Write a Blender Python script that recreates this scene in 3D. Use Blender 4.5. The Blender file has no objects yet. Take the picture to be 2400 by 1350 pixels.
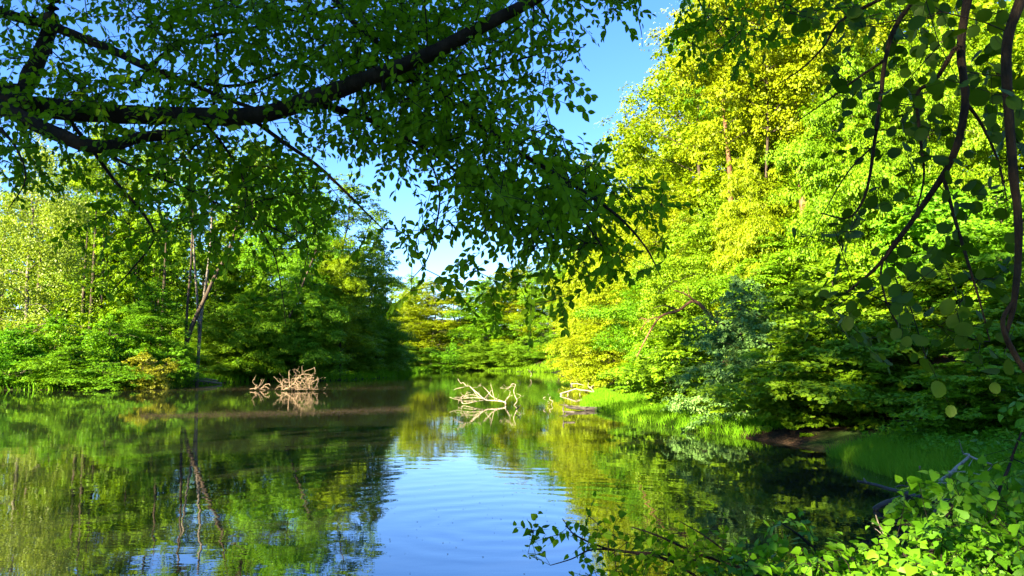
import bpy, math
import numpy as np
from mathutils import Vector

SC = bpy.context.scene
COL = SC.collection
PI = math.pi

# ------------------------------------------------------------------ camera
CAM_Z = 2.4
F_PX = 1813.0                      # focal length in pixels of the 2400 px wide photograph
PITCH = math.atan(175.0 / F_PX)    # horizon at y = 850
cam = bpy.data.objects.new("camera", bpy.data.cameras.new("camera"))
COL.objects.link(cam)
cam.location = (0, 0, CAM_Z)
cam.rotation_euler = (PI / 2 + PITCH, 0, 0)
cam.data.sensor_width = 36
cam.data.lens = F_PX / 2400 * 36
cam.data.clip_start = 0.1
cam.data.clip_end = 6000
SC.camera = cam

# ------------------------------------------------------------------ light
SUN_EL = math.radians(21)
SUN_AZ = math.atan2(-0.72, -0.69)            # direction to the sun: (sin, cos) -> behind and left of the camera
to_sun = Vector((math.sin(SUN_AZ) * math.cos(SUN_EL), math.cos(SUN_AZ) * math.cos(SUN_EL), math.sin(SUN_EL)))
sun = bpy.data.objects.new("sun", bpy.data.lights.new("sun", 'SUN'))
COL.objects.link(sun)
sun.data.energy = 5.0
sun.data.angle = math.radians(0.5)
sun.data.color = (1.0, 0.84, 0.56)
sun.rotation_euler = to_sun.to_track_quat('Z', 'Y').to_euler()

world = bpy.data.worlds.new("World")
SC.world = world
world.use_nodes = True
wn = world.node_tree.nodes
wl = world.node_tree.links
sky = wn.new('ShaderNodeTexSky')
sky.sky_type = 'NISHITA'
sky.sun_disc = False
sky.sun_elevation = SUN_EL
sky.sun_rotation = SUN_AZ % (2 * PI)
sky.air_density = 1.0
sky.dust_density = 0.0
sky.altitude = 1800
sky.ozone_density = 3.5
bg = wn.get('Background') or wn.new('ShaderNodeBackground')
bg.inputs['Strength'].default_value = 0.062
tone = wn.new('ShaderNodeHueSaturation')          # a clear evening sky, a little deeper than the model's
tone.inputs['Saturation'].default_value = 1.18
tone.inputs['Hue'].default_value = .512
wl.new(sky.outputs[0], tone.inputs['Color'])
wl.new(tone.outputs[0], bg.inputs[0])

SC.view_settings.view_transform = 'Standard'
SC.view_settings.look = 'None'
SC.view_settings.gamma = 1
SC.view_settings.exposure = 3.05
SC.render.engine = 'CYCLES'
SC.cycles.use_denoising = True
SC.cycles.denoiser = 'OPENIMAGEDENOISE'
SC.cycles.denoising_input_passes = 'RGB_ALBEDO_NORMAL'
SC.cycles.denoising_prefilter = 'ACCURATE'
SC.cycles.max_bounces = 14
SC.cycles.diffuse_bounces = 10
SC.cycles.glossy_bounces = 3
SC.cycles.transmission_bounces = 10
SC.cycles.transparent_max_bounces = 4
SC.cycles.caustics_reflective = False
SC.cycles.caustics_refractive = False
SC.cycles.sample_clamp_indirect = 10

# ------------------------------------------------------------------ pixel helpers
_cp, _sp = math.cos(PITCH), math.sin(PITCH)

def P(px, py, D):
    """the point at distance D (along the ground, straight ahead) seen at photo pixel px, py"""
    u = (px - 1200.0) / F_PX
    v = (675.0 - py) / F_PX
    dy = _cp - v * _sp
    dz = _sp + v * _cp
    k = D / dy
    return np.array((u * k, D, CAM_Z + dz * k))

def G(px, py, z=0.0):
    """the point of the level z seen at photo pixel px, py"""
    u = (px - 1200.0) / F_PX
    v = (675.0 - py) / F_PX
    dy = _cp - v * _sp
    dz = _sp + v * _cp
    k = (z - CAM_Z) / dz
    return np.array((u * k, dy * k, z))

# ------------------------------------------------------------------ scene helpers
def tag(o, label=None, cat=None, group=None, kind=None):
    if label: o["label"] = label
    if cat: o["category"] = cat
    if group: o["group"] = group
    if kind: o["kind"] = kind
    return o

def empty(name, loc, label=None, cat=None, group=None):
    o = bpy.data.objects.new(name, None)
    COL.objects.link(o)
    o.location = loc
    o.empty_display_size = 0.3
    return tag(o, label, cat, group)

def link(name, me, parent=None, mat=None, loc=None):
    o = bpy.data.objects.new(name, me)
    COL.objects.link(o)
    if parent is not None:
        o.parent = parent
    if loc is not None:
        o.location = loc
    if mat is not None:
        if not me.materials:
            me.materials.append(mat)
        elif me.materials[0] is not mat:
            o.material_slots[0].link = 'OBJECT'
            o.material_slots[0].material = mat
    return o

def norm(a):
    return a / np.maximum(np.linalg.norm(a, axis=-1, keepdims=True), 1e-9)

def mesh_np(name, verts, loops, starts, smooth=False, midx=None):
    me = bpy.data.meshes.new(name)
    verts = np.ascontiguousarray(verts, dtype=np.float32)
    loops = np.ascontiguousarray(loops, dtype=np.int32)
    starts = np.ascontiguousarray(starts, dtype=np.int32)
    me.vertices.add(len(verts)); me.vertices.foreach_set("co", verts.ravel())
    me.loops.add(len(loops)); me.loops.foreach_set("vertex_index", loops)
    me.polygons.add(len(starts)); me.polygons.foreach_set("loop_start", starts)
    if midx is not None:
        me.polygons.foreach_set("material_index", np.ascontiguousarray(midx, dtype=np.int32))
    if smooth:
        me.polygons.foreach_set("use_smooth", np.ones(len(starts), dtype=bool))
    me.update(calc_edges=True)
    return me

# leaf templates: vertices (along, across, up) and faces
T_QUAD = (np.array([(0, 0, 0), (.45, .5, .07), (1, 0, -.05), (.45, -.5, .07)]), [(0, 3, 2, 1)])
T_LEAF = (np.array([(0, 0, 0), (.18, .30, .05), (.45, .5, .07), (.75, .33, .03), (1, 0, -.10),
                    (.75, -.33, .03), (.45, -.5, .07), (.18, -.30, .05), (.45, 0, -.01)]),
          [(0, 8, 2, 1), (8, 4, 3, 2), (0, 7, 6, 8), (8, 6, 5, 4)])
T_ROUND = (np.array([(0, 0, 0), (.06, .28, .03), (.30, .49, .06), (.62, .50, .05), (.88, .30, .0), (1.0, 0, -.06),
                     (.88, -.30, .0), (.62, -.50, .05), (.30, -.49, .06), (.06, -.28, .03), (.5, 0, -.02)]),
           [(0, 10, 2, 1), (10, 4, 3, 2), (10, 5, 4), (0, 9, 8, 10), (10, 8, 7, 6), (10, 6, 5)])
T_HEART = (np.array([(.10, 0, 0), (0, .22, .03), (.12, .44, .05), (.38, .52, .06), (.68, .32, .03), (1.08, 0, -.14),
                     (.68, -.32, .03), (.38, -.52, .06), (.12, -.44, .05), (0, -.22, .03), (.5, 0, -.02)]),
           [(0, 10, 3, 2, 1), (10, 5, 4, 3), (0, 9, 8, 7, 10), (10, 7, 6, 5)])
T_BLADE = (np.array([(0, .5, 0), (0, -.5, 0), (.55, -.38, .06), (.55, .38, .06), (1, 0, -.08)]),
           [(0, 1, 2, 3), (3, 2, 4)])

def leaf_arrays(pos, axis, nrm, length, width, tmpl):
    tv, tf = tmpl
    pos = np.asarray(pos, float); n = len(pos)
    axis = norm(np.asarray(axis, float))
    side = norm(np.cross(np.asarray(nrm, float), axis))
    up = np.cross(axis, side)
    L = np.broadcast_to(np.asarray(length, float), (n,))[:, None, None]
    W = np.broadcast_to(np.asarray(width, float), (n,))[:, None, None]
    v = (pos[:, None, :] + axis[:, None, :] * (tv[None, :, 0:1] * L)
         + side[:, None, :] * (tv[None, :, 1:2] * L * W) + up[:, None, :] * (tv[None, :, 2:3] * L))
    fl = np.concatenate([np.array(f) for f in tf])
    fs = np.array([len(f) for f in tf])
    k = len(tv)
    loops = (fl[None, :] + (np.arange(n) * k)[:, None]).ravel()
    st = np.concatenate([[0], np.cumsum(fs)[:-1]])
    starts = (st[None, :] + (np.arange(n) * len(fl))[:, None]).ravel()
    return v.reshape(-1, 3), loops, starts

def leaf_mesh(name, pos, axis, nrm, length, width, tmpl):
    v, l, s = leaf_arrays(pos, axis, nrm, length, width, tmpl)
    return mesh_np(name, v, l, s)

class Tubes:
    """collects tapered tubes along polylines into one mesh"""
    def __init__(self, sides=6):
        self.v, self.l, self.s, self.nv, self.nl, self.sides = [], [], [], 0, 0, sides
    def add(self, pts, rad, sides=None, cap=True, wob=0.0, rng=None):
        pts = np.asarray(pts, float); m = len(pts); k = sides or self.sides
        rad = np.broadcast_to(np.asarray(rad, float), (m,))
        tan = np.gradient(pts, axis=0); tan = norm(tan)
        ref = np.array((0.0, 0.0, 1.0)) if abs(tan[:, 2]).mean() < .8 else np.array((1.0, 0.0, 0.0))
        a = norm(np.cross(tan, ref)); b = np.cross(tan, a)
        th = np.arange(k) * 2 * PI / k
        rr = rad[:, None] * np.ones((m, k))
        if wob and rng is not None:
            rr = rr * (1 + wob * rng.uniform(-1, 1, (m, k)))
        ring = (pts[:, None, :] + rr[:, :, None] * (np.cos(th)[None, :, None] * a[:, None, :] + np.sin(th)[None, :, None] * b[:, None, :]))
        self.v.append(ring.reshape(-1, 3))
        i = np.arange(m - 1)[:, None]; j = np.arange(k)[None, :]; jn = (j + 1) % k
        q = np.stack([i * k + j, i * k + jn, (i + 1) * k + jn, (i + 1) * k + j], -1).reshape(-1, 4) + self.nv
        self.l.append(q.ravel()); self.s.append(np.arange(len(q)) * 4 + self.nl); self.nl += q.size
        if cap:
            for base, rev in ((0, True), ((m - 1) * k, False)):
                c = np.arange(k) + base + self.nv
                self.l.append(c[::-1] if rev else c); self.s.append(np.array([self.nl])); self.nl += k
        self.nv += m * k
    def arrays(self):
        return np.concatenate(self.v), np.concatenate(self.l), np.concatenate(self.s)
    def build(self, name):
        return mesh_np(name, *self.arrays(), smooth=True)

def smooth_line(pts, n=4):
    """Catmull-Rom through the points"""
    p = np.asarray(pts, float)
    if len(p) < 3:
        t = np.linspace(0, 1, n + 1)[:, None]
        return p[0] * (1 - t) + p[-1] * t
    e = np.vstack([2 * p[0] - p[1], p, 2 * p[-1] - p[-2]])
    out = []
    for i in range(1, len(e) - 2):
        for t in np.arange(n) / n:
            out.append(.5 * (2 * e[i] + (e[i + 1] - e[i - 1]) * t + (2 * e[i - 1] - 5 * e[i] + 4 * e[i + 1] - e[i + 2]) * t * t
                             + (3 * e[i] - e[i - 1] - 3 * e[i + 1] + e[i + 2]) * t ** 3))
    out.append(p[-1])
    return np.array(out)

# ------------------------------------------------------------------ materials
def new_mat(name):
    m = bpy.data.materials.new(name); m.use_nodes = True
    nt = m.node_tree; nt.nodes.clear()
    return m, nt, nt.nodes, nt.links

def leaf_mat(name, dark, mid, light, trans=0.42, tint=(1.25, 1.1, .5), rough=.5, spec=.35, patch=.45):
    m, nt, N, L = new_mat(name)
    geo = N.new('ShaderNodeNewGeometry'); oi = N.new('ShaderNodeObjectInfo')
    ramp = N.new('ShaderNodeValToRGB')
    ramp.color_ramp.elements[0].position = 0; ramp.color_ramp.elements[0].color = (*dark, 1)
    ramp.color_ramp.elements[1].position = 1; ramp.color_ramp.elements[1].color = (*light, 1)
    e = ramp.color_ramp.elements.new(.5); e.color = (*mid, 1)
    tco = N.new('ShaderNodeTexCoord'); pn = N.new('ShaderNodeTexNoise'); pn.inputs['Scale'].default_value = patch; pn.inputs['Detail'].default_value = 3
    L.new(tco.outputs['Object'], pn.inputs['Vector'])
    pm = N.new('ShaderNodeMapRange'); pm.inputs[1].default_value = .3; pm.inputs[2].default_value = .7
    L.new(pn.outputs[0], pm.inputs[0])
    mixf = N.new('ShaderNodeMix'); mixf.data_type = 'FLOAT'; mixf.inputs[0].default_value = .5
    L.new(geo.outputs['Random Per Island'], mixf.inputs[2]); L.new(pm.outputs[0], mixf.inputs[3])
    L.new(mixf.outputs[0], ramp.inputs[0])
    hs = N.new('ShaderNodeHueSaturation')
    mr = N.new('ShaderNodeMapRange'); mr.inputs[3].default_value = .485; mr.inputs[4].default_value = .515
    L.new(oi.outputs['Random'], mr.inputs[0]); L.new(mr.outputs[0], hs.inputs['Hue'])
    L.new(ramp.outputs[0], hs.inputs['Color'])
    pb = N.new('ShaderNodeBsdfPrincipled')
    pb.inputs['Roughness'].default_value = rough
    pb.inputs['Specular IOR Level'].default_value = spec
    L.new(hs.outputs[0], pb.inputs['Base Color'])
    tr = N.new('ShaderNodeBsdfTranslucent')
    mu = N.new('ShaderNodeMix'); mu.data_type = 'RGBA'; mu.blend_type = 'MULTIPLY'; mu.inputs[0].default_value = 1
    L.new(hs.outputs[0], mu.inputs[6]); mu.inputs[7].default_value = (*tint, 1)
    L.new(mu.outputs[2], tr.inputs[0])
    mx = N.new('ShaderNodeMixShader'); mx.inputs[0].default_value = trans
    L.new(pb.outputs[0], mx.inputs[1]); L.new(tr.outputs[0], mx.inputs[2])
    out = N.new('ShaderNodeOutputMaterial'); L.new(mx.outputs[0], out.inputs[0])
    return m

def noise_mat(name, stops, scale=6, detail=6, rough=.9, bump=.4, stretch=(1, 1, 1), bump_scale=None, spec=.2, dist=.05):
    m, nt, N, L = new_mat(name)
    tc = N.new('ShaderNodeTexCoord'); mp = N.new('ShaderNodeMapping'); mp.inputs['Scale'].default_value = stretch
    L.new(tc.outputs['Object'], mp.inputs[0])
    nz = N.new('ShaderNodeTexNoise'); nz.inputs['Scale'].default_value = scale; nz.inputs['Detail'].default_value = detail
    L.new(mp.outputs[0], nz.inputs['Vector'])
    rp = N.new('ShaderNodeValToRGB')
    el = rp.color_ramp.elements
    el[0].position, el[0].color = stops[0][0], (*stops[0][1], 1)
    el[1].position, el[1].color = stops[-1][0], (*stops[-1][1], 1)
    for p, c in stops[1:-1]:
        e = el.new(p); e.color = (*c, 1)
    L.new(nz.outputs[0], rp.inputs[0])
    pb = N.new('ShaderNodeBsdfPrincipled'); pb.inputs['Roughness'].default_value = rough
    pb.inputs['Specular IOR Level'].default_value = spec
    L.new(rp.outputs[0], pb.inputs['Base Color'])
    nb = N.new('ShaderNodeTexNoise'); nb.inputs['Scale'].default_value = bump_scale or scale * 4; nb.inputs['Detail'].default_value = 8
    L.new(mp.outputs[0], nb.inputs['Vector'])
    bp = N.new('ShaderNodeBump'); bp.inputs['Strength'].default_value = bump; bp.inputs['Distance'].default_value = dist
    L.new(nb.outputs[0], bp.inputs['Height']); L.new(bp.outputs[0], pb.inputs['Normal'])
    out = N.new('ShaderNodeOutputMaterial'); L.new(pb.outputs[0], out.inputs[0])
    return m

M = {}
M['gold'] = leaf_mat('golden_green_leaf', (.135, .210, .003), (.210, .305, .004), (.305, .395, .006), tint=(1.3, 1.1, .4), spec=.2)
M['fresh'] = leaf_mat('fresh_green_leaf', (.085, .205, .004), (.140, .290, .005), (.215, .370, .008), tint=(1.25, 1.1, .4), spec=.2)
M['deep'] = leaf_mat('deep_green_leaf', (.075, .210, .006), (.120, .295, .008), (.185, .380, .012), trans=.44, spec=.18)
M['blue'] = leaf_mat('bluish_green_leaf', (.085, .200, .040), (.120, .255, .055), (.165, .310, .070), trans=.3, tint=(1.1, 1.1, .7), spec=.2)
M['birch'] = leaf_mat('pale_birch_leaf', (.125, .190, .008), (.185, .265, .012), (.255, .335, .020), tint=(1.2, 1.1, .5))
M['autumn'] = leaf_mat('yellowish_leaf', (.170, .225, .008), (.225, .280, .010), (.290, .330, .014), tint=(1.2, 1.0, .4))
M['canopy'] = leaf_mat('shady_canopy_leaf', (.060, .175, .004), (.098, .255, .005), (.165, .345, .006), trans=.56, tint=(1.4, 1.3, .3), rough=.6, spec=.12)
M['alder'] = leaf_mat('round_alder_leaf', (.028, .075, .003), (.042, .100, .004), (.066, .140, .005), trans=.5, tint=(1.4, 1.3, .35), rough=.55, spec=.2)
M['shrub'] = leaf_mat('heart_shaped_leaf', (.060, .205, .006), (.092, .270, .008), (.150, .345, .010), trans=.42, tint=(1.4, 1.15, .4), rough=.5, spec=.25)
M['grass'] = leaf_mat('grass_blade', (.085, .210, .005), (.130, .280, .006), (.190, .340, .010), trans=.4, tint=(1.2, 1.1, .4), rough=.7, spec=.08)
M['bank_grass'] = leaf_mat('shore_grass_blade', (.110, .260, .010), (.160, .330, .014), (.230, .390, .022), trans=.4, rough=.7, spec=.08)
M['bark_dark'] = noise_mat('dark_bark', [(.3, (.007, .005, .004)), (.55, (.016, .012, .008)), (.8, (.034, .026, .019))], 9, 8, bump=.8, stretch=(1, 1, .3), dist=.02)
M['bark'] = noise_mat('brown_bark', [(.3, (.026, .020, .014)), (.55, (.060, .045, .031)), (.8, (.120, .092, .065))], 5, 8, bump=.7, stretch=(1, 1, .25))
M['bark_stem'] = noise_mat('dark_brown_stem_bark', [(.3, (.012, .008, .005)), (.55, (.032, .020, .011)), (.8, (.070, .044, .024))], 30, 8, bump=.9, stretch=(1, 1, .4), dist=.01)
M['bark_pine'] = noise_mat('orange_pine_bark', [(.3, (.050, .026, .014)), (.5, (.140, .068, .034)), (.75, (.270, .145, .080))], 5, 8, bump=.7, stretch=(1, 1, .35))
M['bark_pale'] = noise_mat('pale_grey_bark', [(.3, (.060, .052, .042)), (.55, (.150, .132, .105)), (.8, (.260, .235, .195))], 5, 8, bump=.5, stretch=(1, 1, .5))
M['deadwood'] = noise_mat('bleached_dead_wood', [(.3, (.14, .115, .085)), (.5, (.32, .265, .20)), (.8, (.46, .40, .32))], 12, 6, bump=.4, dist=.01)
M['driftwood'] = noise_mat('tan_dead_wood', [(.3, (.13, .095, .055)), (.55, (.25, .185, .115)), (.8, (.36, .28, .19))], 12, 6, bump=.4, dist=.01)
M['wetwood'] = noise_mat('wet_dark_wood', [(.3, (.030, .026, .023)), (.55, (.075, .066, .058)), (.8, (.160, .140, .120))], 8, 8, rough=.6, bump=.6, stretch=(.4, 1, 1), dist=.02)
M['flecks'] = leaf_mat('floating_flecks', (.030, .022, .006), (.055, .040, .012), (.10, .075, .026), trans=.0, rough=.7, spec=.1)
M['litter'] = leaf_mat('fallen_leaf', (.05, .05, .02), (.14, .12, .05), (.38, .36, .26), trans=.0, rough=.7, spec=.2)

# ------------------------------------------------------------------ lake outline and terrain
def g2(px, py):
    q = G(px, py); return (q[0], q[1])
LAKE = [g2(-60, 914), g2(100, 914), g2(260, 911), g2(380, 906), g2(450, 901), g2(560, 895), g2(690, 893), g2(800, 892), g2(930, 884),
        g2(975, 873), g2(1010, 868), g2(1100, 868), g2(1200, 870.5), g2(1310, 873), g2(1338, 884), g2(1375, 905), g2(1398, 925), g2(1352, 950),
        g2(1440, 972), g2(1520, 992), g2(1600, 1006), g2(1680, 1018), g2(1800, 1035), g2(1900, 1049), g2(1950, 1064),
        g2(2050, 1098), g2(2150, 1134), g2(2230, 1172), g2(2330, 1240), (5.6, 6.6), (3.4, 4.3), (0, 3.4), (-3.0, 4.4), (-6.0, 7.0),
        (-9.3, 9.2), (-15, 13), (-27, 24), (-40, 44)]
def chaikin(p, n=2):
    p = np.array(p)
    for _ in range(n):
        q = np.roll(p, -1, 0)
        p = np.stack([.75 * p + .25 * q, .25 * p + .75 * q], 1).reshape(-1, 2)
    return p
LAKE = chaikin(LAKE)

def lake_sd(x, y):
    """distance to the shoreline, positive on land"""
    x = np.asarray(x, float); y = np.asarray(y, float); sh = x.shape
    x = x.ravel(); y = y.ravel()
    d = np.full(x.shape, 1e9); ins = np.zeros(x.shape, bool)
    B = np.roll(LAKE, -1, 0)
    for (ax, ay), (bx, by) in zip(LAKE, B):
        ex, ey = bx - ax, by - ay
        t = np.clip(((x - ax) * ex + (y - ay) * ey) / (ex * ex + ey * ey + 1e-12), 0, 1)
        d = np.minimum(d, np.hypot(x - ax - t * ex, y - ay - t * ey))
        c = (ay > y) != (by > y)
        with np.errstate(divide='ignore', invalid='ignore'):
            c &= x < (bx - ax) * (y - ay) / (by - ay if by != ay else 1e-12) + ax
        ins ^= c
    return np.where(ins, -d, d).reshape(sh)

def wave(x, y, s):
    return (np.sin(x * .31 * s + 1.3 * np.sin(y * .23 * s)) + np.sin(y * .37 * s + 1.7 * np.sin(x * .19 * s + 2))) * .5

def terrain(x, y):
    x = np.asarray(x, float); y = np.asarray(y, float)
    d = lake_sd(x, y)
    bank = .30 * np.clip(d / 1.2, -4, 1) + .25 * np.clip((d - 1.0) / 5, 0, 1)
    right = np.clip((x - 2) / 6, 0, 1) * np.clip((y - 6) / 10, 0, 1)
    slope = right * (.42 * np.clip(d - 3.0, 0, 55)) * np.clip(1.25 - y / 400, .4, 1)
    far = .10 * np.clip(y - 245, 0, 200)
    left = .05 * np.clip(d - 8, 0, 120) * np.clip((-x - 5) / 10, 0, 1)
    near = .75 * np.clip((6 - y) / 6, 0, 1) * np.clip(d / 3, 0, 1)
    z = bank + slope * np.clip(1 - far / 15, .2, 1) + far * (d > 0) + left + near
    z = z + np.where(d > .8, .10 * wave(x, y, 1.7) + .25 * wave(x, y, .35) * np.clip(d / 10, 0, 1), 0)
    return np.maximum(z, -1.4)

def tz(x, y):
    return float(terrain(np.array([x]), np.array([y]))[0])

def axis_steps(lo, hi, fine_lo, fine_hi, step, grow=1.16):
    a = list(np.arange(fine_lo, fine_hi + step, step)); s = step; v = a[-1]
    while v < hi:
        s *= grow; v += s; a.append(v)
    s = step; v = a[0]; pre = []
    while v > lo:
        s *= grow; v -= s; pre.append(v)
    return np.array(pre[::-1] + a)
gx = axis_steps(-2500, 2500, -14, 30, .4, 1.06)
gy = axis_steps(-2500, 3000, -3, 70, .45, 1.05)
X, Y = np.meshgrid(gx, gy)
Zt = terrain(X, Y)
nx, ny = len(gx), len(gy)
ii = (np.arange(ny - 1)[:, None] * nx + np.arange(nx - 1)[None, :]).ravel()
quads = np.stack([ii, ii + 1, ii + nx + 1, ii + nx], 1)
me = mesh_np("ground", np.stack([X, Y, Zt], -1).reshape(-1, 3), quads.ravel(), np.arange(len(quads)) * 4, smooth=True)

gm, nt, N, L = new_mat("leaf_litter_soil")
tc = N.new('ShaderNodeTexCoord')
def nz(scale, detail=6):
    n = N.new('ShaderNodeTexNoise'); n.inputs['Scale'].default_value = scale; n.inputs['Detail'].default_value = detail
    L.new(tc.outputs['Object'], n.inputs['Vector']); return n
def ramp(src, stops):
    r = N.new('ShaderNodeValToRGB'); el = r.color_ramp.elements
    el[0].position, el[0].color = stops[0][0], (*stops[0][1], 1)
    el[1].position, el[1].color = stops[-1][0], (*stops[-1][1], 1)
    for p, c in stops[1:-1]:
        e = el.new(p); e.color = (*c, 1)
    L.new(src, r.inputs[0]); return r
soil = ramp(nz(9, 9).outputs[0], [(.30, (.012, .008, .005)), (.5, (.034, .022, .013)), (.7, (.080, .046, .024))])
green = ramp(nz(5, 8).outputs[0], [(.3, (.012, .030, .005)), (.6, (.035, .075, .010)), (.8, (.07, .12, .015))])
msk = ramp(nz(.35, 5).outputs[0], [(.46, (0, 0, 0)), (.60, (1, 1, 1))])
mx = N.new('ShaderNodeMix'); mx.data_type = 'RGBA'
L.new(msk.outputs[0], mx.inputs[0]); L.new(soil.outputs[0], mx.inputs[6]); L.new(green.outputs[0], mx.inputs[7])
pb = N.new('ShaderNodeBsdfPrincipled'); pb.inputs['Roughness'].default_value = .95; pb.inputs['Specular IOR Level'].default_value = .1
L.new(mx.outputs[2], pb.inputs['Base Color'])
bp = N.new('ShaderNodeBump'); bp.inputs['Strength'].default_value = .8; bp.inputs['Distance'].default_value = .08
L.new(nz(14, 10).outputs[0], bp.inputs['Height']); L.new(bp.outputs[0], pb.inputs['Normal'])
L.new(pb.outputs[0], N.new('ShaderNodeOutputMaterial').inputs[0])
tag(link("ground", me, mat=gm), kind="structure")

# ------------------------------------------------------------------ water
wm, nt, N, L = new_mat("still_pond_water")
tc = N.new('ShaderNodeTexCoord')
def wnoise(scale, sx=1, sy=1, detail=2):
    mp = N.new('ShaderNodeMapping'); mp.inputs['Scale'].default_value = (sx, sy, 1)
    L.new(tc.outputs['Object'], mp.inputs[0])
    n = N.new('ShaderNodeTexNoise'); n.inputs['Scale'].default_value = scale; n.inputs['Detail'].default_value = detail
    L.new(mp.outputs[0], n.inputs['Vector']); return n
def math_(op, a, b=None):
    n = N.new('ShaderNodeMath'); n.operation = op
    for i, v in enumerate((a, b)):
        if v is None: continue
        if isinstance(v, (int, float)): n.inputs[i].default_value = v
        else: L.new(v, n.inputs[i])
    return n.outputs[0]
h = math_('MULTIPLY', wnoise(1.7, .7, 1.25, 3).outputs[0], .0013)
h = math_('ADD', h, math_('MULTIPLY', wnoise(.35, 1, 1, 2).outputs[0], .004))
h = math_('ADD', h, math_('MULTIPLY', wnoise(5.5, .6, 1.3, 1).outputs[0], .0005))
# rings spreading from where something touched the water
for (rx, ry, amp, wl_, reach) in ((*G(1190, 1232)[:2], .0007, .62, 6.0), (*G(930, 1120)[:2], .0004, .8, 9.0)):
    vm = N.new('ShaderNodeVectorMath'); vm.operation = 'DISTANCE'
    L.new(tc.outputs['Object'], vm.inputs[0]); vm.inputs[1].default_value = (rx, ry, 0)
    r = math_('ADD', vm.outputs['Value'], math_('MULTIPLY', wnoise(.5, 1, 1, 2).outputs[0], 1.1))
    s = math_('SINE', math_('MULTIPLY', r, 2 * PI / wl_))
    fall = math_('POWER', 2.718, math_('MULTIPLY', math_('MULTIPLY', r, r), -1 / (reach * reach)))
    h = math_('ADD', h, math_('MULTIPLY', math_('MULTIPLY', s, fall), amp))
bp = N.new('ShaderNodeBump'); bp.inputs['Strength'].default_value = 1; bp.inputs['Distance'].default_value = 1
L.new(h, bp.inputs['Height'])
pb = N.new('ShaderNodeBsdfPrincipled')
pb.inputs['Base Color'].default_value = (.012, .014, .008, 1)
pb.inputs['Roughness'].default_value = .015
pb.inputs['IOR'].default_value = 2.7
L.new(bp.outputs[0], pb.inputs['Normal'])
L.new(pb.outputs[0], N.new('ShaderNodeOutputMaterial').inputs[0])
lx = np.array([-110, 60.0]); ly = np.array([-2, 300.0])
me = mesh_np("pond_water", np.array([(lx[0], ly[0], 0), (lx[1], ly[0], 0), (lx[1], ly[1], 0), (lx[0], ly[1], 0)]), np.arange(4), np.array([0]))
tag(link("pond_water", me, mat=wm), kind="structure")

# ------------------------------------------------------------------ tree generator
def rot_rand(rng, n):
    return norm(rng.normal(size=(n, 3)))

def clump_leaves(rng, clumps, dens, leaf, up=.55, out=.5, rnd=.55, hang=0.0):
    """clumps: rows of (x, y, z, r, flat); leaves scattered through each flattened clump, thicker towards its skin"""
    ps, ax, nr = [], [], []
    for (x, y, z, r, fl) in clumps:
        n = max(8, int(dens * r * r))
        m = max(4, n // 26)
        dt = rot_rand(rng, m) * (r * rng.uniform(0, 1, m) ** .40)[:, None]
        q = dt[rng.integers(0, m, n)] + rng.normal(0, .135 * r, (n, 3)) * (1, 1, .8)
        d = norm(q)
        q[:, 2] *= fl
        q[:, 2] -= .22 * (q[:, 0] ** 2 + q[:, 1] ** 2) / max(r, .1)
        if hang:
            q[:, 2] -= rng.exponential(hang, n) * r
        ps.append(q + (x, y, z))
        nn = norm(np.array((0, 0, up)) + d * out + rot_rand(rng, n) * rnd)
        nr.append(nn)
        t = norm(np.cross(nn, rot_rand(rng, n)) + d * .35 + np.array((0, 0, -.35 - hang)))
        ax.append(t)
    ps, ax, nr = map(np.concatenate, (ps, ax, nr))
    ln = leaf * rng.uniform(.65, 1.3, len(ps))
    return ps, ax, nr, ln

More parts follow.
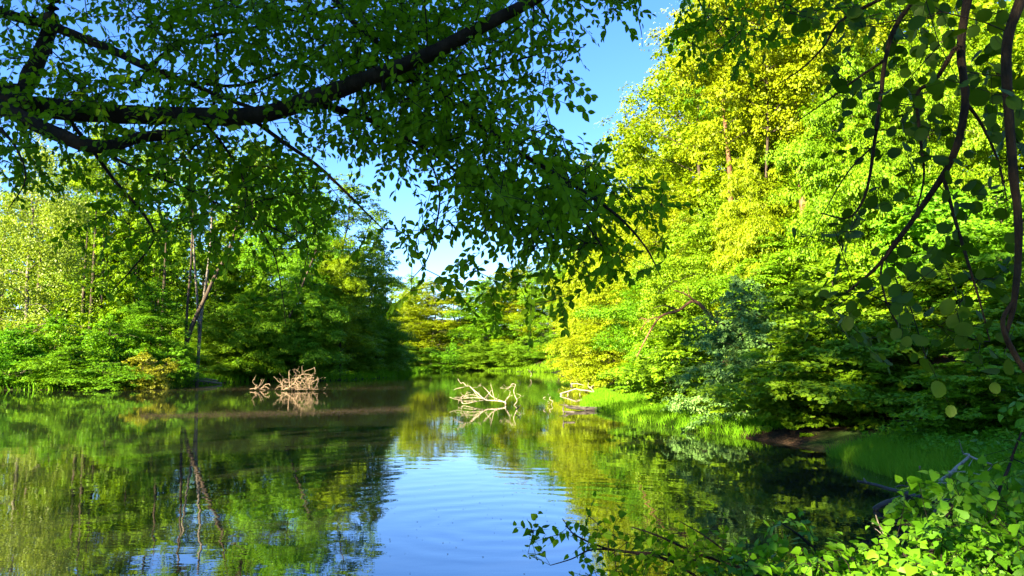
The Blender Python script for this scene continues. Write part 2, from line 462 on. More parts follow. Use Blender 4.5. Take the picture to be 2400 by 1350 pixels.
def make_tree(name, seed, H, R, h0=.25, prof=None, nlimb=34, dens=130, leaf=.16, flat=.5, rise=.35, droop=.25, tr=.22, drop=.12,
              cl=.30, hang=0.0, width=.62, lean=(0, 0), tmpl=T_QUAD, sides=7, spread=(.42, .68, .95), up=.55, out=.5, bare=None):
    rng = np.random.default_rng(seed)
    prof = prof or (lambda t: (math.sin(PI * min(1, t * .86 + .16)) ** .7))
    tb = Tubes(sides)
    k = 9
    s = np.linspace(0, 1, k)
    tp = np.stack([lean[0] * s ** 1.5 + np.cumsum(rng.normal(0, .012 * H, k)) * s, lean[1] * s ** 1.5 + np.cumsum(rng.normal(0, .012 * H, k)) * s, s * H * .96], 1)
    tp[0, 2] = -.5
    tr_ = tr * (1 - .93 * s ** .9); tr_[0] *= 1.5
    tb.add(smooth_line(tp, 3), np.interp(np.linspace(0, 1, (k - 1) * 3 + 1), s, tr_), wob=.08, rng=rng)
    clumps = []
    def at(t):
        return np.array([np.interp(t, s, tp[:, i]) for i in range(3)])
    for i in range(nlimb):
        u = (i + rng.uniform(.1, .9)) / nlimb
        t = h0 + (1 - h0) * u
        ln = R * prof(u) * rng.uniform(.55, 1.15); rise_ = rise * rng.uniform(.35, 1.6); droop_ = droop * rng.uniform(.6, 1.3)
        az = i * 2.39996 + rng.uniform(-.4, .4)
        b = at(max(.03, t * .97 - .02))
        dirn = np.array((math.cos(az), math.sin(az), 0))
        nrm_ = np.array((-dirn[1], dirn[0], 0))
        ss = np.array((0, .3, .65, 1.0))
        pts = b + dirn * (ss * ln)[:, None] + np.array((0, 0, 1.0)) * (ss * ln * rise_ * (1 - .3 * u) - droop_ * ln * ss ** 2)[:, None] + nrm_ * (rng.normal(0, .06, 4) * ln * ss)[:, None]
        r0 = max(.025, tr * .34 * (1 - .7 * u))
        tb.add(smooth_line(pts, 2), np.linspace(r0, r0 * .15, 7), sides=4)
        for f in spread:
            if rng.random() < drop: continue
            c = np.array([np.interp(f, ss, pts[:, j]) for j in range(3)])
            off = rng.uniform(-.30, .30) * ln
            c = c + nrm_ * off + np.array((0, 0, rng.normal(0, .08 * R)))
            if abs(off) > .12 * ln:
                b2 = np.array([np.interp(max(.1, f - .25), ss, pts[:, j]) for j in range(3)])
                tb.add(smooth_line([b2, (b2 + c) / 2 + (0, 0, .05 * ln), c], 2), np.linspace(r0 * .5, r0 * .1, 5), sides=3)
            if bare and bare(c): continue
            clumps.append((*c, max(.10 * R, cl * ln * rng.uniform(.75, 1.25) + .05 * R), flat * rng.uniform(.75, 1.3)))
    for f in (.9, .96, 1.0):
        c = at(f); clumps.append((c[0] + rng.normal(0, .08 * R), c[1] + rng.normal(0, .08 * R), c[2], .26 * R * (1.25 - f * .5), .9))
    ps, ax, nr, ln = clump_leaves(rng, clumps, dens, leaf, hang=hang, up=up, out=out)
    return dict(trunk=tb.build(name + "_trunk"), crown=leaf_mesh(name + "_crown", ps, ax, nr, ln, width, tmpl), H=H, R=R, n=len(ps))

pyr = lambda t: max(.12, 1 - t) ** .75
rnd_ = lambda t: math.sin(PI * min(1, t * .80 + .20)) ** .6
top_ = lambda t: max(.15, math.sin(PI * min(1, t * .72 + .22)) ** .55)
dome = lambda t: max(.12, math.cos(t * PI / 2) ** .6)
PROTO = dict(
    broad=make_tree("broad_tree", 11, 24, 5.6, h0=.10, prof=rnd_, nlimb=54, dens=190, leaf=.215, flat=.60, rise=.75, droop=.5, cl=.30, drop=.12, spread=(.32, .6, .82, 1.02)),
    broad_b=make_tree("broad_tree_b", 12, 24, 5.2, h0=.14, prof=top_, nlimb=50, dens=190, leaf=.215, flat=.55, rise=.8, droop=.5, cl=.30, drop=.14, spread=(.32, .6, .82, 1.02)),
    airy=make_tree("airy_tree", 13, 25, 4.6, h0=.22, prof=top_, nlimb=42, dens=180, leaf=.20, flat=.5, drop=.22, rise=.9, droop=.5, cl=.31, spread=(.4, .7, 1.0)),
    dense=make_tree("dense_tree", 14, 26, 6.2, h0=.03, prof=dome, nlimb=70, dens=190, leaf=.22, flat=.5, rise=.5, droop=.45, drop=.10, cl=.31, spread=(.4, .6, .8, 1.0)),
    birch=make_tree("birch_tree", 15, 22, 4.6, h0=.12, prof=rnd_, nlimb=48, dens=230, leaf=.17, flat=.5, hang=.65, rise=.75, droop=.6, tr=.18, cl=.26, up=.2, drop=.32, spread=(.3, .55, .8, 1.0)),
    layered=make_tree("layered_tree", 16, 12, 5.0, h0=.04, prof=rnd_, nlimb=46, dens=330, leaf=.16, flat=.36, rise=.45, droop=.42, tr=.14, cl=.30, drop=.22, spread=(.3, .5, .68, .86, 1.04), up=.5, out=.75),
    layered_b=make_tree("layered_tree_b", 17, 12, 5.2, h0=.02, prof=top_, nlimb=44, dens=330, leaf=.16, flat=.33, rise=.40, droop=.40, tr=.14, cl=.30, drop=.22, spread=(.3, .5, .68, .86, 1.04), up=.5, out=.75),
    spread=make_tree("spread_tree", 26, 8, 3.6, h0=.03, prof=rnd_, nlimb=46, dens=175, leaf=.235, flat=.42, rise=.5, droop=.5, tr=.10, cl=.30, drop=.16, spread=(.35, .58, .8, 1.03), up=.4, out=.95, tmpl=T_LEAF, width=.6),
    spread_b=make_tree("spread_tree_b", 27, 8, 3.6, h0=.02, prof=top_, nlimb=44, dens=175, leaf=.235, flat=.36, rise=.45, droop=.55, tr=.10, cl=.32, drop=.18, spread=(.35, .58, .8, 1.03), up=.4, out=.95, tmpl=T_LEAF, width=.6),
    spread_c=make_tree("spread_tree_c", 28, 8, 3.6, h0=.03, prof=dome, nlimb=46, dens=240, leaf=.17, flat=.5, rise=.6, droop=.5, tr=.10, cl=.28, drop=.16, spread=(.35, .58, .8, 1.03), up=.4, out=.8, tmpl=T_LEAF, width=.5),
    high=make_tree("high_tree", 29, 26, 5.6, h0=.50, prof=rnd_, nlimb=44, dens=180, leaf=.21, flat=.5, rise=.6, droop=.4, cl=.32, drop=.15, tr=.16, spread=(.35, .6, .82, 1.02)),
    pine=make_tree("pine_tree", 18, 26, 3.8, h0=.60, prof=top_, nlimb=26, dens=260, leaf=.20, flat=.4, width=.22, rise=.4, tr=.30),
    bush=make_tree("bush", 19, 5, 2.9, h0=.02, prof=dome, nlimb=40, dens=340, leaf=.15, flat=.5, rise=.75, droop=.4, tr=.06, cl=.34, drop=.15),
    bush_b=make_tree("bush_b", 20, 5, 2.7, h0=.02, prof=rnd_, nlimb=36, dens=340, leaf=.15, flat=.42, rise=.6, droop=.4, tr=.06, cl=.33, drop=.15),
)
print("leaves", {k: v['n'] for k, v in PROTO.items()})

def place(kind, proto, px, D, top, wpx, leafm, barkm, label, cat, group, rz=None, y_ratio=1.0, sink=0.0, base=None):
    """a tree whose foot is D metres ahead at photo column px; top = photo row of its tip; wpx = crown width in photo pixels"""
    p = PROTO[proto]
    x = P(px, 850, D)[0]
    zb = (tz(x, D) if base is None else base) - sink
    zt = P(px, top, D)[2]
    sz = (zt - zb) / p['H']
    sx = (wpx / F_PX * D) / (2 * p['R'])
    root = empty(kind, (x, D, zb), label, cat, group)
    rng = np.random.default_rng(int(px * 7 + D * 13) % 99991)
    root.rotation_euler = (0, 0, rng.uniform(0, 2 * PI) if rz is None else rz)
    root.scale = (sx, sx * y_ratio, sz)
    link("trunk", p['trunk'], root, M[barkm])
    link("crown", p['crown'], root, M[leafm])
    return root

for p in PROTO.values():
    p['trunk'].materials.append(M['bark']); p['crown'].materials.append(M['deep'])

GL, GF, GR = "trees on the left bank", "trees along the far shore", "trees on the right slope"
SL, SF, SR = "shrubs along the left water edge", "shrubs along the far shore", "low trees overhanging the right bank"
for a in (
    ("birch_tree", "birch", 60, 78, 270, 340, 'birch', 'bark_pale', "pale weeping birch at the far left, straw-green hanging foliage", "tree", GL),
    ("broadleaf_tree", "broad", 230, 108, 265, 330, 'fresh', 'bark', "bright yellow-green round tree just right of the weeping birch", "tree", GL),
    ("broadleaf_tree", "airy", 350, 122, 250, 270, 'fresh', 'bark', "tall thin tree behind the dark bush, left of the leaning trunks", "tree", GL),
    ("broadleaf_tree", "broad_b", 585, 118, 310, 280, 'fresh', 'bark', "tall fresh green tree right behind the leaning bare trunks", "tree", GL),
    ("broadleaf_tree", "broad", 690, 112, 350, 270, 'deep', 'bark', "dark tall tree behind the sloping dark trunk", "tree", GL),
    ("broadleaf_tree", "airy", 790, 120, 390, 230, 'fresh', 'bark', "tall green tree behind the small golden tree", "tree", GL),
    ("young_tree", "broad_b", 798, 110, 540, 125, 'gold', 'bark', "small golden sunlit tree in front of the dark rounded tree", "tree", GL),
    ("shrub", "layered", 600, 101, 640, 190, 'fresh', 'bark', "fresh green understorey tree behind the dark sloping trunk", "shrub", SL),
    ("shrub", "layered_b", 690, 104, 600, 190, 'deep', 'bark', "mid-green understorey tree above and left of the tangled brown snag", "shrub", SL),
    ("broadleaf_tree", "dense", 858, 140, 500, 165, 'deep', 'bark', "big dark rounded tree closing the left bank beside the sky gap", "tree", GL),
    ("broadleaf_tree", "dense", 900, 152, 668, 110, 'deep', 'bark', "lower dark tree at the very tip of the left bank", "tree", GL),
    ("broadleaf_tree", "dense", 770, 132, 560, 170, 'deep', 'bark', "dark dense tree left of the big dark rounded tree", "tree", GL),
    ("shrub", "bush", 25, 71, 765, 230, 'deep', 'bark', "dark green bush at the left photo edge above the water", "shrub", SL),
    ("shrub", "bush_b", 130, 76, 725, 230, 'fresh', 'bark', "lit yellow-green bush below the weeping birch", "shrub", SL),
    ("shrub", "bush", 165, 71, 805, 220, 'deep', 'bark', "low dark bush at the water below the lit yellow-green bush", "shrub", SL),
    ("shrub", "bush_b", 250, 77, 735, 200, 'fresh', 'bark', "yellow-green bush between the birch and the tall dark bush", "shrub", SL),
    ("shrub", "bush_b", 245, 70, 838, 190, 'deep', 'bark', "lowest green bush at the water left of the straw-yellow shrub", "shrub", SL),
    ("shrub", "dense", 355, 82, 640, 190, 'deep', 'bark', "tall dark green bush left of the leaning trunks", "shrub", SL),
    ("shrub", "bush", 335, 72, 822, 140, 'autumn', 'bark', "small straw-yellow shrub at the water's edge", "shrub", SL),
    ("shrub", "bush_b", 400, 79, 812, 120, 'deep', 'bark', "small green shrub right of the straw-yellow one", "shrub", SL),
    ("shrub", "layered", 480, 97, 700, 170, 'fresh', 'bark', "green understorey bush behind the leaning trunks", "shrub", SL),
    ("shrub", "bush", 545, 105, 780, 150, 'deep', 'bark', "dark bush at the foot of the sloping dark trunk", "shrub", SL),
    ("shrub", "layered_b", 640, 112, 765, 170, 'deep', 'bark', "layered dark bush behind the tangled brown snag", "shrub", SL),
    ("shrub", "layered", 725, 116, 700, 170, 'deep', 'bark', "taller dark bush right above the tangled brown snag", "shrub", SL),
    ("shrub", "layered_b", 830, 122, 720, 150, 'deep', 'bark', "dark bush below the small golden tree", "shrub", SL),
    ("shrub", "layered", 890, 142, 760, 130, 'deep', 'bark', "dark bush at the foot of the big dark rounded tree", "shrub", SL),
    ("shrub", "bush", 935, 160, 808, 80, 'deep', 'bark', "small dark bush where the left bank meets the far shore", "shrub", SL),
):
    place(*a)

far = [(945, 262, 668, 170, 'gold', "golden tree first to the right of the sky gap"),
       (1010, 255, 650, 170, 'gold', "second golden tree right of the sky gap, slightly taller"),
       (1070, 258, 662, 170, 'gold', "golden tree above the pale snag's left tip"),
       (1130, 252, 640, 170, 'fresh', "fresh green tree on the far shore above the pale snag"),
       (1190, 256, 622, 170, 'gold', "golden tree above the pale snag's right end"),
       (1245, 250, 600, 170, 'gold', "tall golden far tree between pale snag and right bank"),
       (1300, 240, 580, 170, 'fresh', "fresh green far tree closest to the right bank"),
       (1355, 225, 560, 170, 'gold', "tall golden far tree partly behind the right bank trees")]
for i, (px, D, top, w, lm, lab) in enumerate(far):
    place("broadleaf_tree", ("broad", "broad_b", "airy")[i % 3], px, D, top, w, lm, 'bark_pale' if i % 2 else 'bark', lab, "tree", GF)
fars = [(958, 236, 800, 80, 'fresh', "light bush on the far shore under the sky gap"),
        (1005, 240, 812, 90, 'deep', "dark bush left on the far shore"),
        (1062, 238, 800, 95, 'deep', "dark bush on the far shore left of the pale snag"),
        (1120, 236, 790, 100, 'deep', "dark bush on the far shore behind the pale snag's left half"),
        (1178, 234, 798, 95, 'deep', "dark bush on the far shore behind the pale snag's right half"),
        (1232, 230, 785, 100, 'deep', "taller dark far bush right of the pale snag"),
        (1290, 222, 780, 110, 'deep', "dark far bush next to the overhanging golden branches"),
        (1335, 205, 770, 110, 'deep', "last dark far bush before the right bank")]
for i, (px, D, top, w, lm, lab) in enumerate(fars):
    place("shrub", ("layered", "layered_b", "bush")[i % 3], px, D, top, w, lm, 'bark', lab, "shrub", SF)

for a in (
    # tall sunlit trees
    ("broadleaf_tree", "broad", 1500, 76, 225, 280, 'gold', 'bark', "golden tree whose left edge meets the sky, lower of the two", "tree", GR),
    ("broadleaf_tree", "broad_b", 1630, 60, 30, 400, 'gold', 'bark', "tallest golden tree beside the blue sky at top", "tree", GR),
    ("broadleaf_tree", "broad", 1790, 66, -70, 330, 'gold', 'bark', "tall golden tree right of the tallest one by the sky", "tree", GR),
    ("broadleaf_tree", "airy", 1765, 62, 130, 260, 'gold', 'bark', "airy golden tree right behind the two orange pine trunks", "tree", GR),
    ("broadleaf_tree", "high", 1805, 43, -220, 380, 'gold', 'bark', "golden high-crowned tree hiding the tops of the orange pine trunks", "tree", GR),
    ("pine_tree", "pine", 1905, 46, -300, 280, 'deep', 'bark_pine', "pine with a sunlit orange trunk on the right slope", "tree", GR),
    ("pine_tree", "pine", 1716, 51, -220, 250, 'deep', 'bark_pine', "pine with a pale orange trunk among the golden trees", "tree", GR),
    ("broadleaf_tree", "broad_b", 1960, 60, -160, 340, 'gold', 'bark', "golden tree behind the hanging round leaves, left part", "tree", GR),
    ("broadleaf_tree", "broad", 2130, 54, -200, 340, 'fresh', 'bark', "fresh green tree behind the hanging round leaves, middle part", "tree", GR),
    ("broadleaf_tree", "broad_b", 2300, 50, -220, 360, 'fresh', 'bark', "fresh green tree behind the thick dark hanging stem", "tree", GR),
    ("broadleaf_tree", "broad", 2460, 46, -150, 360, 'fresh', 'bark', "green tree cut by the right photo edge", "tree", GR),
    ("broadleaf_tree", "broad", 1395, 112, 500, 190, 'gold', 'bark', "golden tree behind the drooping canopy tongue", "tree", GR),
    ("broadleaf_tree", "broad_b", 1450, 96, 430, 210, 'gold', 'bark', "golden tree right of the drooping canopy tongue", "tree", GR),
    ("broadleaf_tree", "airy", 1340, 140, 560, 140, 'fresh', 'bark_pale', "distant fresh tree under the drooping canopy tongue", "tree", GR),
    ("broadleaf_tree", "broad", 1740, 92, -60, 300, 'gold', 'bark', "golden tree farthest back above the orange pine trunks", "tree", GR),
    ("broadleaf_tree", "broad_b", 1590, 98, 150, 230, 'gold', 'bark', "golden tree filling the gap under the tallest one by the sky", "tree", GR),
    ("broadleaf_tree", "broad_b", 2060, 84, -160, 330, 'gold', 'bark', "golden tree seen between the round leaves at upper right", "tree", GR),
    # middle layer
    ("broadleaf_tree", "broad", 1570, 54, 400, 270, 'gold', 'bark', "mid-height golden tree below the sky edge", "tree", GR),
    ("hornbeam_tree", "layered_b", 1440, 66, 640, 260, 'gold', 'bark', "low golden hornbeam leaning over the lit grass spit", "tree", SR),
    ("hornbeam_tree", "layered", 1385, 84, 650, 170, 'gold', 'bark', "low golden hornbeam reaching farthest over the water", "tree", SR),
    ("hornbeam_tree", "layered", 1560, 50, 600, 290, 'fresh', 'bark', "fresh green hornbeam above the lit grass spit", "tree", SR),
    ("hornbeam_tree", "layered_b", 1690, 45, 440, 330, 'fresh', 'bark', "fresh layered hornbeam in front of the pale orange pine trunk", "tree", SR),
    ("hornbeam_tree", "layered", 1830, 40, 520, 330, 'fresh', 'bark', "layered green tree below the sunlit orange pine trunk", "tree", SR),
    ("hornbeam_tree", "spread_b", 2010, 38, 470, 340, 'fresh', 'bark', "shaded green tree left of the long hanging stem", "tree", SR),
    ("hornbeam_tree", "spread", 2200, 34, 420, 380, 'deep', 'bark', "shaded green tree right of the long hanging stem", "tree", SR),
    ("hornbeam_tree", "spread_b", 2400, 28, 430, 380, 'deep', 'bark', "shaded dark tree at the right photo edge behind the stem", "tree", SR),
    ("hornbeam_tree", "spread", 1965, 31, 590, 360, 'fresh', 'bark', "mid-green hornbeam just above the bluish bush's right shoulder", "tree", SR),
    ("hornbeam_tree", "spread_b", 2200, 28, 610, 400, 'fresh', 'bark', "mid-green hornbeam above the dark hollow, below the hanging twigs", "tree", SR),
    ("hornbeam_tree", "spread", 2420, 23, 640, 380, 'fresh', 'bark', "mid-green low hornbeam cut by the right photo edge", "tree", SR),
    ("hornbeam_tree", "layered_b", 1775, 41, 330, 210, 'gold', 'bark', "slim golden tree between the two orange pine trunks", "tree", SR),
    ("hornbeam_tree", "layered", 2000, 37, 120, 330, 'fresh', 'bark', "tall fresh green tree seen through the left edge of the round leaves", "tree", SR),
    ("hornbeam_tree", "layered_b", 2200, 38, 60, 340, 'fresh', 'bark', "tall fresh green tree right behind the long hanging stem", "tree", SR),
    # low layer over the bank
    ("hornbeam_tree", "spread", 1600, 36, 735, 280, 'fresh', 'bark', "dark low hornbeam over the shaded half of the grass spit", "tree", SR),
    ("hornbeam_tree", "spread_c", 1740, 29, 640, 330, 'blue', 'bark', "bluish grey-green bush bulging over the right shore", "tree", SR),
    ("hornbeam_tree", "spread", 1890, 25, 740, 390, 'fresh', 'bark', "deep green hornbeam drooping to the dark muddy bank", "tree", SR),
    ("hornbeam_tree", "spread_b", 2090, 24, 730, 380, 'fresh', 'bark', "deep green hornbeam above the dark hollow in the bank", "tree", SR),
    ("hornbeam_tree", "spread", 2330, 19, 800, 420, 'fresh', 'bark', "deep green low tree at right behind the bank grass", "tree", SR),
):
    place(*a)

# ------------------------------------------------------------------ woodland reading as one mass
def woods(name, seed, trees, leaf, dens, leafm, barkm, label):
    rng = np.random.default_rng(seed)
    tb = Tubes(5); cl = []
    for (x, y, H, R, low) in trees:
        z = tz(x, y)
        tb.add([(x, y, z - .5), (x + rng.normal(0, .3), y, z + H * .5), (x, y + rng.normal(0, .3), z + H * .93)], (.28 * H / 22, .2 * H / 22, .03))
        for _ in range(40):
            u = rng.uniform(0, 1)
            t = low + (1 - low) * u
            rr = R * math.sin(PI * min(1, u * .8 + .2)) ** .6 * rng.uniform(.3, 1) ** .5
            a = rng.uniform(0, 2 * PI)
            cl.append((x + rr * math.cos(a), y + rr * math.sin(a), z + t * H, R * rng.uniform(.22, .42), .5))
    ps, ax, nr, ln = clump_leaves(rng, cl, dens, leaf)
    lv, ll, ls = leaf_arrays(ps, ax, nr, ln, .65, T_QUAD)
    tv, tl, ts = tb.arrays()
    me = mesh_np(name, np.vstack([lv, tv]), np.concatenate([ll, tl + len(lv)]), np.concatenate([ls, ts + len(ll)]),
                 midx=np.concatenate([np.zeros(len(ls)), np.ones(len(ts))]))
    me.materials.append(M[leafm]); me.materials.append(M[barkm])
    o = bpy.data.objects.new(name, me); COL.objects.link(o)
    return tag(o, label, "woodland", kind="stuff")

rng = np.random.default_rng(5)
tr = []
for k in range(90):                                   # right slope, behind the single trees
    y = rng.uniform(40, 230); x = P(1480, 850, y)[0] * .4 + rng.uniform(24, 62) * (1 if y < 110 else .8)
    tr.append((x, y, rng.uniform(20, 27), rng.uniform(4, 6), .02))
woods("woodland", 21, tr, .34, 42, 'gold', 'bark', "sunlit woodland climbing the slope behind the golden trees")
tr = []
for k in range(100):                                   # left bank, behind
    y = rng.uniform(95, 230); x = -.32 * y - rng.uniform(12, 60) + (10 if y > 140 else 0)
    tr.append((x, y, rng.uniform(20, 25), rng.uniform(4, 6), .02))
for k in range(14):                                   # behind the tip of the left bank, hidden, added to shade the far bushes
    y = rng.uniform(160, 225); x = -.185 * y - rng.uniform(2, 12)
    tr.append((x, y, rng.uniform(24, 27), rng.uniform(4, 5.5), .02))
for k in range(60):                                   # behind the far shore
    x = rng.uniform(-75, 60); y = rng.uniform(272, 330)
    tr.append((x, y, rng.uniform(24, 29), rng.uniform(4.5, 6.5), .02))
woods("woodland", 22, tr, .36, 40, 'fresh', 'bark', "green woodland standing behind the left bank and far shore")
tr = [(-22, 3, 22, 6, .15), (-16, -3, 22, 6, .25), (-8, -4, 22, 6, .40), (-4.5, -4.5, 20, 5, .40), (-14, -10, 23, 6, .52), (-2, -11, 22, 6.5, .40), (-20, -9, 20, 6, .55), (-21, 13, 20, 5, .08), (-16, 6, 20, 5, .15),  # out of view; spots and crown heights chosen for where their shade falls
      (6, -14, 22, 6.5, .4), (-26, -18, 22, 7, .4), (14, -16, 22, 6.5, .4), (-10, -20, 24, 7, .4), (-36, -26, 22, 7, .4), (3, -24, 24, 7, .4),
      (-72, 50, 11, 5, .1), (-82, 52, 12, 6, .1), (-90, 44, 12, 6, .1), (-96, 58, 13, 6, .1)]
woods("woodland", 23, tr, .32, 56, 'deep', 'bark', "unseen woodland left and behind, laid out to shade the near bank")

# ------------------------------------------------------------------ near trees: limbs drawn out, twigs grown to where the leaves hang
class Near:
    """the limbs, twigs and leaves of one near plant"""
    def __init__(self, seed):
        self.rng = np.random.default_rng(seed)
        self.pos, self.par, self.fix = [], [], []
        self.limbs = []
        self.leaf = [[], [], [], []]
    def limb(self, pts, rad, n=5, node_step=2):
        c = smooth_line(pts, n)
        r = np.interp(np.linspace(0, 1, len(c)), np.linspace(0, 1, len(rad)), rad)
        self.limbs.append((c, r))
        for i in range(0, len(c), node_step):
            self.pos.append(c[i]); self.par.append(-1); self.fix.append(True)
        return c
    def grow(self, ends, reach=1.0, sag=.08):
        """connect every end to the nearest wood; returns (end, direction) pairs"""
        ends = np.asarray(ends)
        base = np.array(self.pos)
        d0 = np.array([np.min(np.linalg.norm(base - e, axis=1)) for e in ends])
        out = []
        P_ = list(self.pos); arr = np.zeros((len(P_) + len(ends) * 4, 3)); arr[:len(P_)] = P_; n = len(P_)
        for k in np.argsort(d0):
            e = ends[k]
            d = np.linalg.norm(arr[:n] - e, axis=1)
            j = int(np.argmin(d)); a = arr[j]; L = d[j]
            m = max(1, min(3, int(L / .18)))
            perp = self.rng.normal(0, .07 * L, 3)
            last = j
            for i in range(1, m + 1):
                t = i / m
                q = a * (1 - t) + e * t + perp * math.sin(PI * t) + np.array((0, 0, sag * L * math.sin(PI * t)))
                arr[n] = q; self.pos.append(q); self.par.append(last); self.fix.append(False)
                last = n; n += 1
            out.append((e, norm(e - a) if L > 1e-6 else norm(self.rng.normal(size=3))))
        return out
    def sprays(self, tips, nleaf, length, size, tilt=.8, droop=.35, plane=.45, spread=.9):
        """leaves set alternately along the last bit of each twig"""
        rng = self.rng
        for e, d in tips:
            d = norm(d * .6 + rng.normal(0, .45, 3) + np.array((0, 0, -droop)))
            nrm_ = norm(np.array((0, 0, 1.0)) * plane + rng.normal(0, .5, 3))
            sd = norm(np.cross(nrm_, d))
            n = max(2, int(round(nleaf * rng.uniform(.7, 1.3))))
            L = length * rng.uniform(.8, 1.2)
            p0 = e - d * L * .35
            self.limbs.append((np.array([p0, e + d * L * .2, e + d * L * .6 + (0, 0, -.03 * L)]), np.array([.0022, .0017, .001]) * (length / .28)))
            for i in range(n):
                t = i / max(1, n - 1)
                b = p0 + d * (L * t) + rng.normal(0, .006, 3)
                s_ = 1 if i % 2 else -1
                ax = norm(d * .55 + sd * s_ * spread * (1 - .6 * t) + np.array((0, 0, -droop)) + rng.normal(0, .17, 3))
                nn = norm(nrm_ + rng.normal(0, tilt * .6, 3))
                self.leaf[0].append(b); self.leaf[1].append(ax); self.leaf[2].append(nn)
                self.leaf[3].append(size * rng.uniform(.65, 1.2) * (.75 if t > .95 else 1))
    def twig_mesh(self, name, r0=.0022, power=.42, rmax=.03, sides=4):
        pos = np.array(self.pos); n = len(pos); cnt = np.zeros(n)
        kids = np.zeros(n, int)
        for i in range(n):
            if self.par[i] >= 0: kids[self.par[i]] += 1
        for i in range(n - 1, -1, -1):
            if kids[i] == 0: cnt[i] += 1
            if self.par[i] >= 0: cnt[self.par[i]] += cnt[i]
        r = np.minimum(rmax, r0 * np.maximum(cnt, 1) ** power)
        tb = Tubes(sides)
        for i in range(n):
            j = self.par[i]
            if j >= 0:
                ra = r[i] if self.fix[j] else min(r[j], r[i] * 1.35)
                tb.add(np.array([pos[j], pos[i]]), (ra, r[i]), cap=False)
        return tb
    def leaf_me(self, name, ratio, tmpl):
        return leaf_mesh(name, np.array(self.leaf[0]), np.array(self.leaf[1]), np.array(self.leaf[2]), np.array(self.leaf[3]), ratio, tmpl)

def from_map(rng, rows, x0, y0, cell, depth, k, jitter=.5):
    """leaf-bearing points from a map of how thick the foliage hangs (0 to 9 in tenths)"""
    out = []
    for r, row in enumerate(rows):
        for c, ch in enumerate(row.replace(' ', '')):
            dns = int(ch)
            if not dns: continue
            for _ in range(rng.poisson(-math.log(1 - min(.96, dns / 10 + .03)) * k)):
                px = x0 + (c + rng.uniform(-.1, 1.1)) * cell; py = y0 + (r + rng.uniform(-.1, 1.1)) * cell
                out.append(P(px, py, depth(px, py) + rng.normal(0, jitter)))
    return out

def limb_pts(pts, depth):
    return [P(x, y, depth(x, y) + (d[0] if d else 0)) for (x, y, *d) in pts]

# ---- the big tree whose limbs reach in from the left
def dA(px, py):
    return 6.4 - .9 * min(1, max(0, (px - 500) / 900)) - .3 * min(1, max(0, (py - 250) / 400))
A = Near(41)
TRX, TRY = -5.6, 6.6
tzA = tz(TRX, TRY)
wpx = 1 / F_PX
root = empty("overhanging_tree", (0, 0, 0), "big dark tree at the upper left reaching thick limbs over the pond", "tree")
trunk = Tubes(12)
trunk.add(smooth_line([(TRX + .15, TRY, tzA - .5), (TRX, TRY, tzA + .9), (TRX - .1, TRY, 3.0), (TRX, TRY + .1, 5.2), (TRX + .35, TRY + .2, 8.5), (TRX + .2, TRY + .5, 13.0), (TRX, TRY + .3, 18)], 4),
          np.interp(np.linspace(0, 1, 25), [0, .08, .3, .55, .8, 1], [.42, .33, .30, .25, .15, .03]), wob=.06, rng=A.rng)
link("trunk", trunk.build("overhanging_tree_trunk"), root, M['bark_dark'])
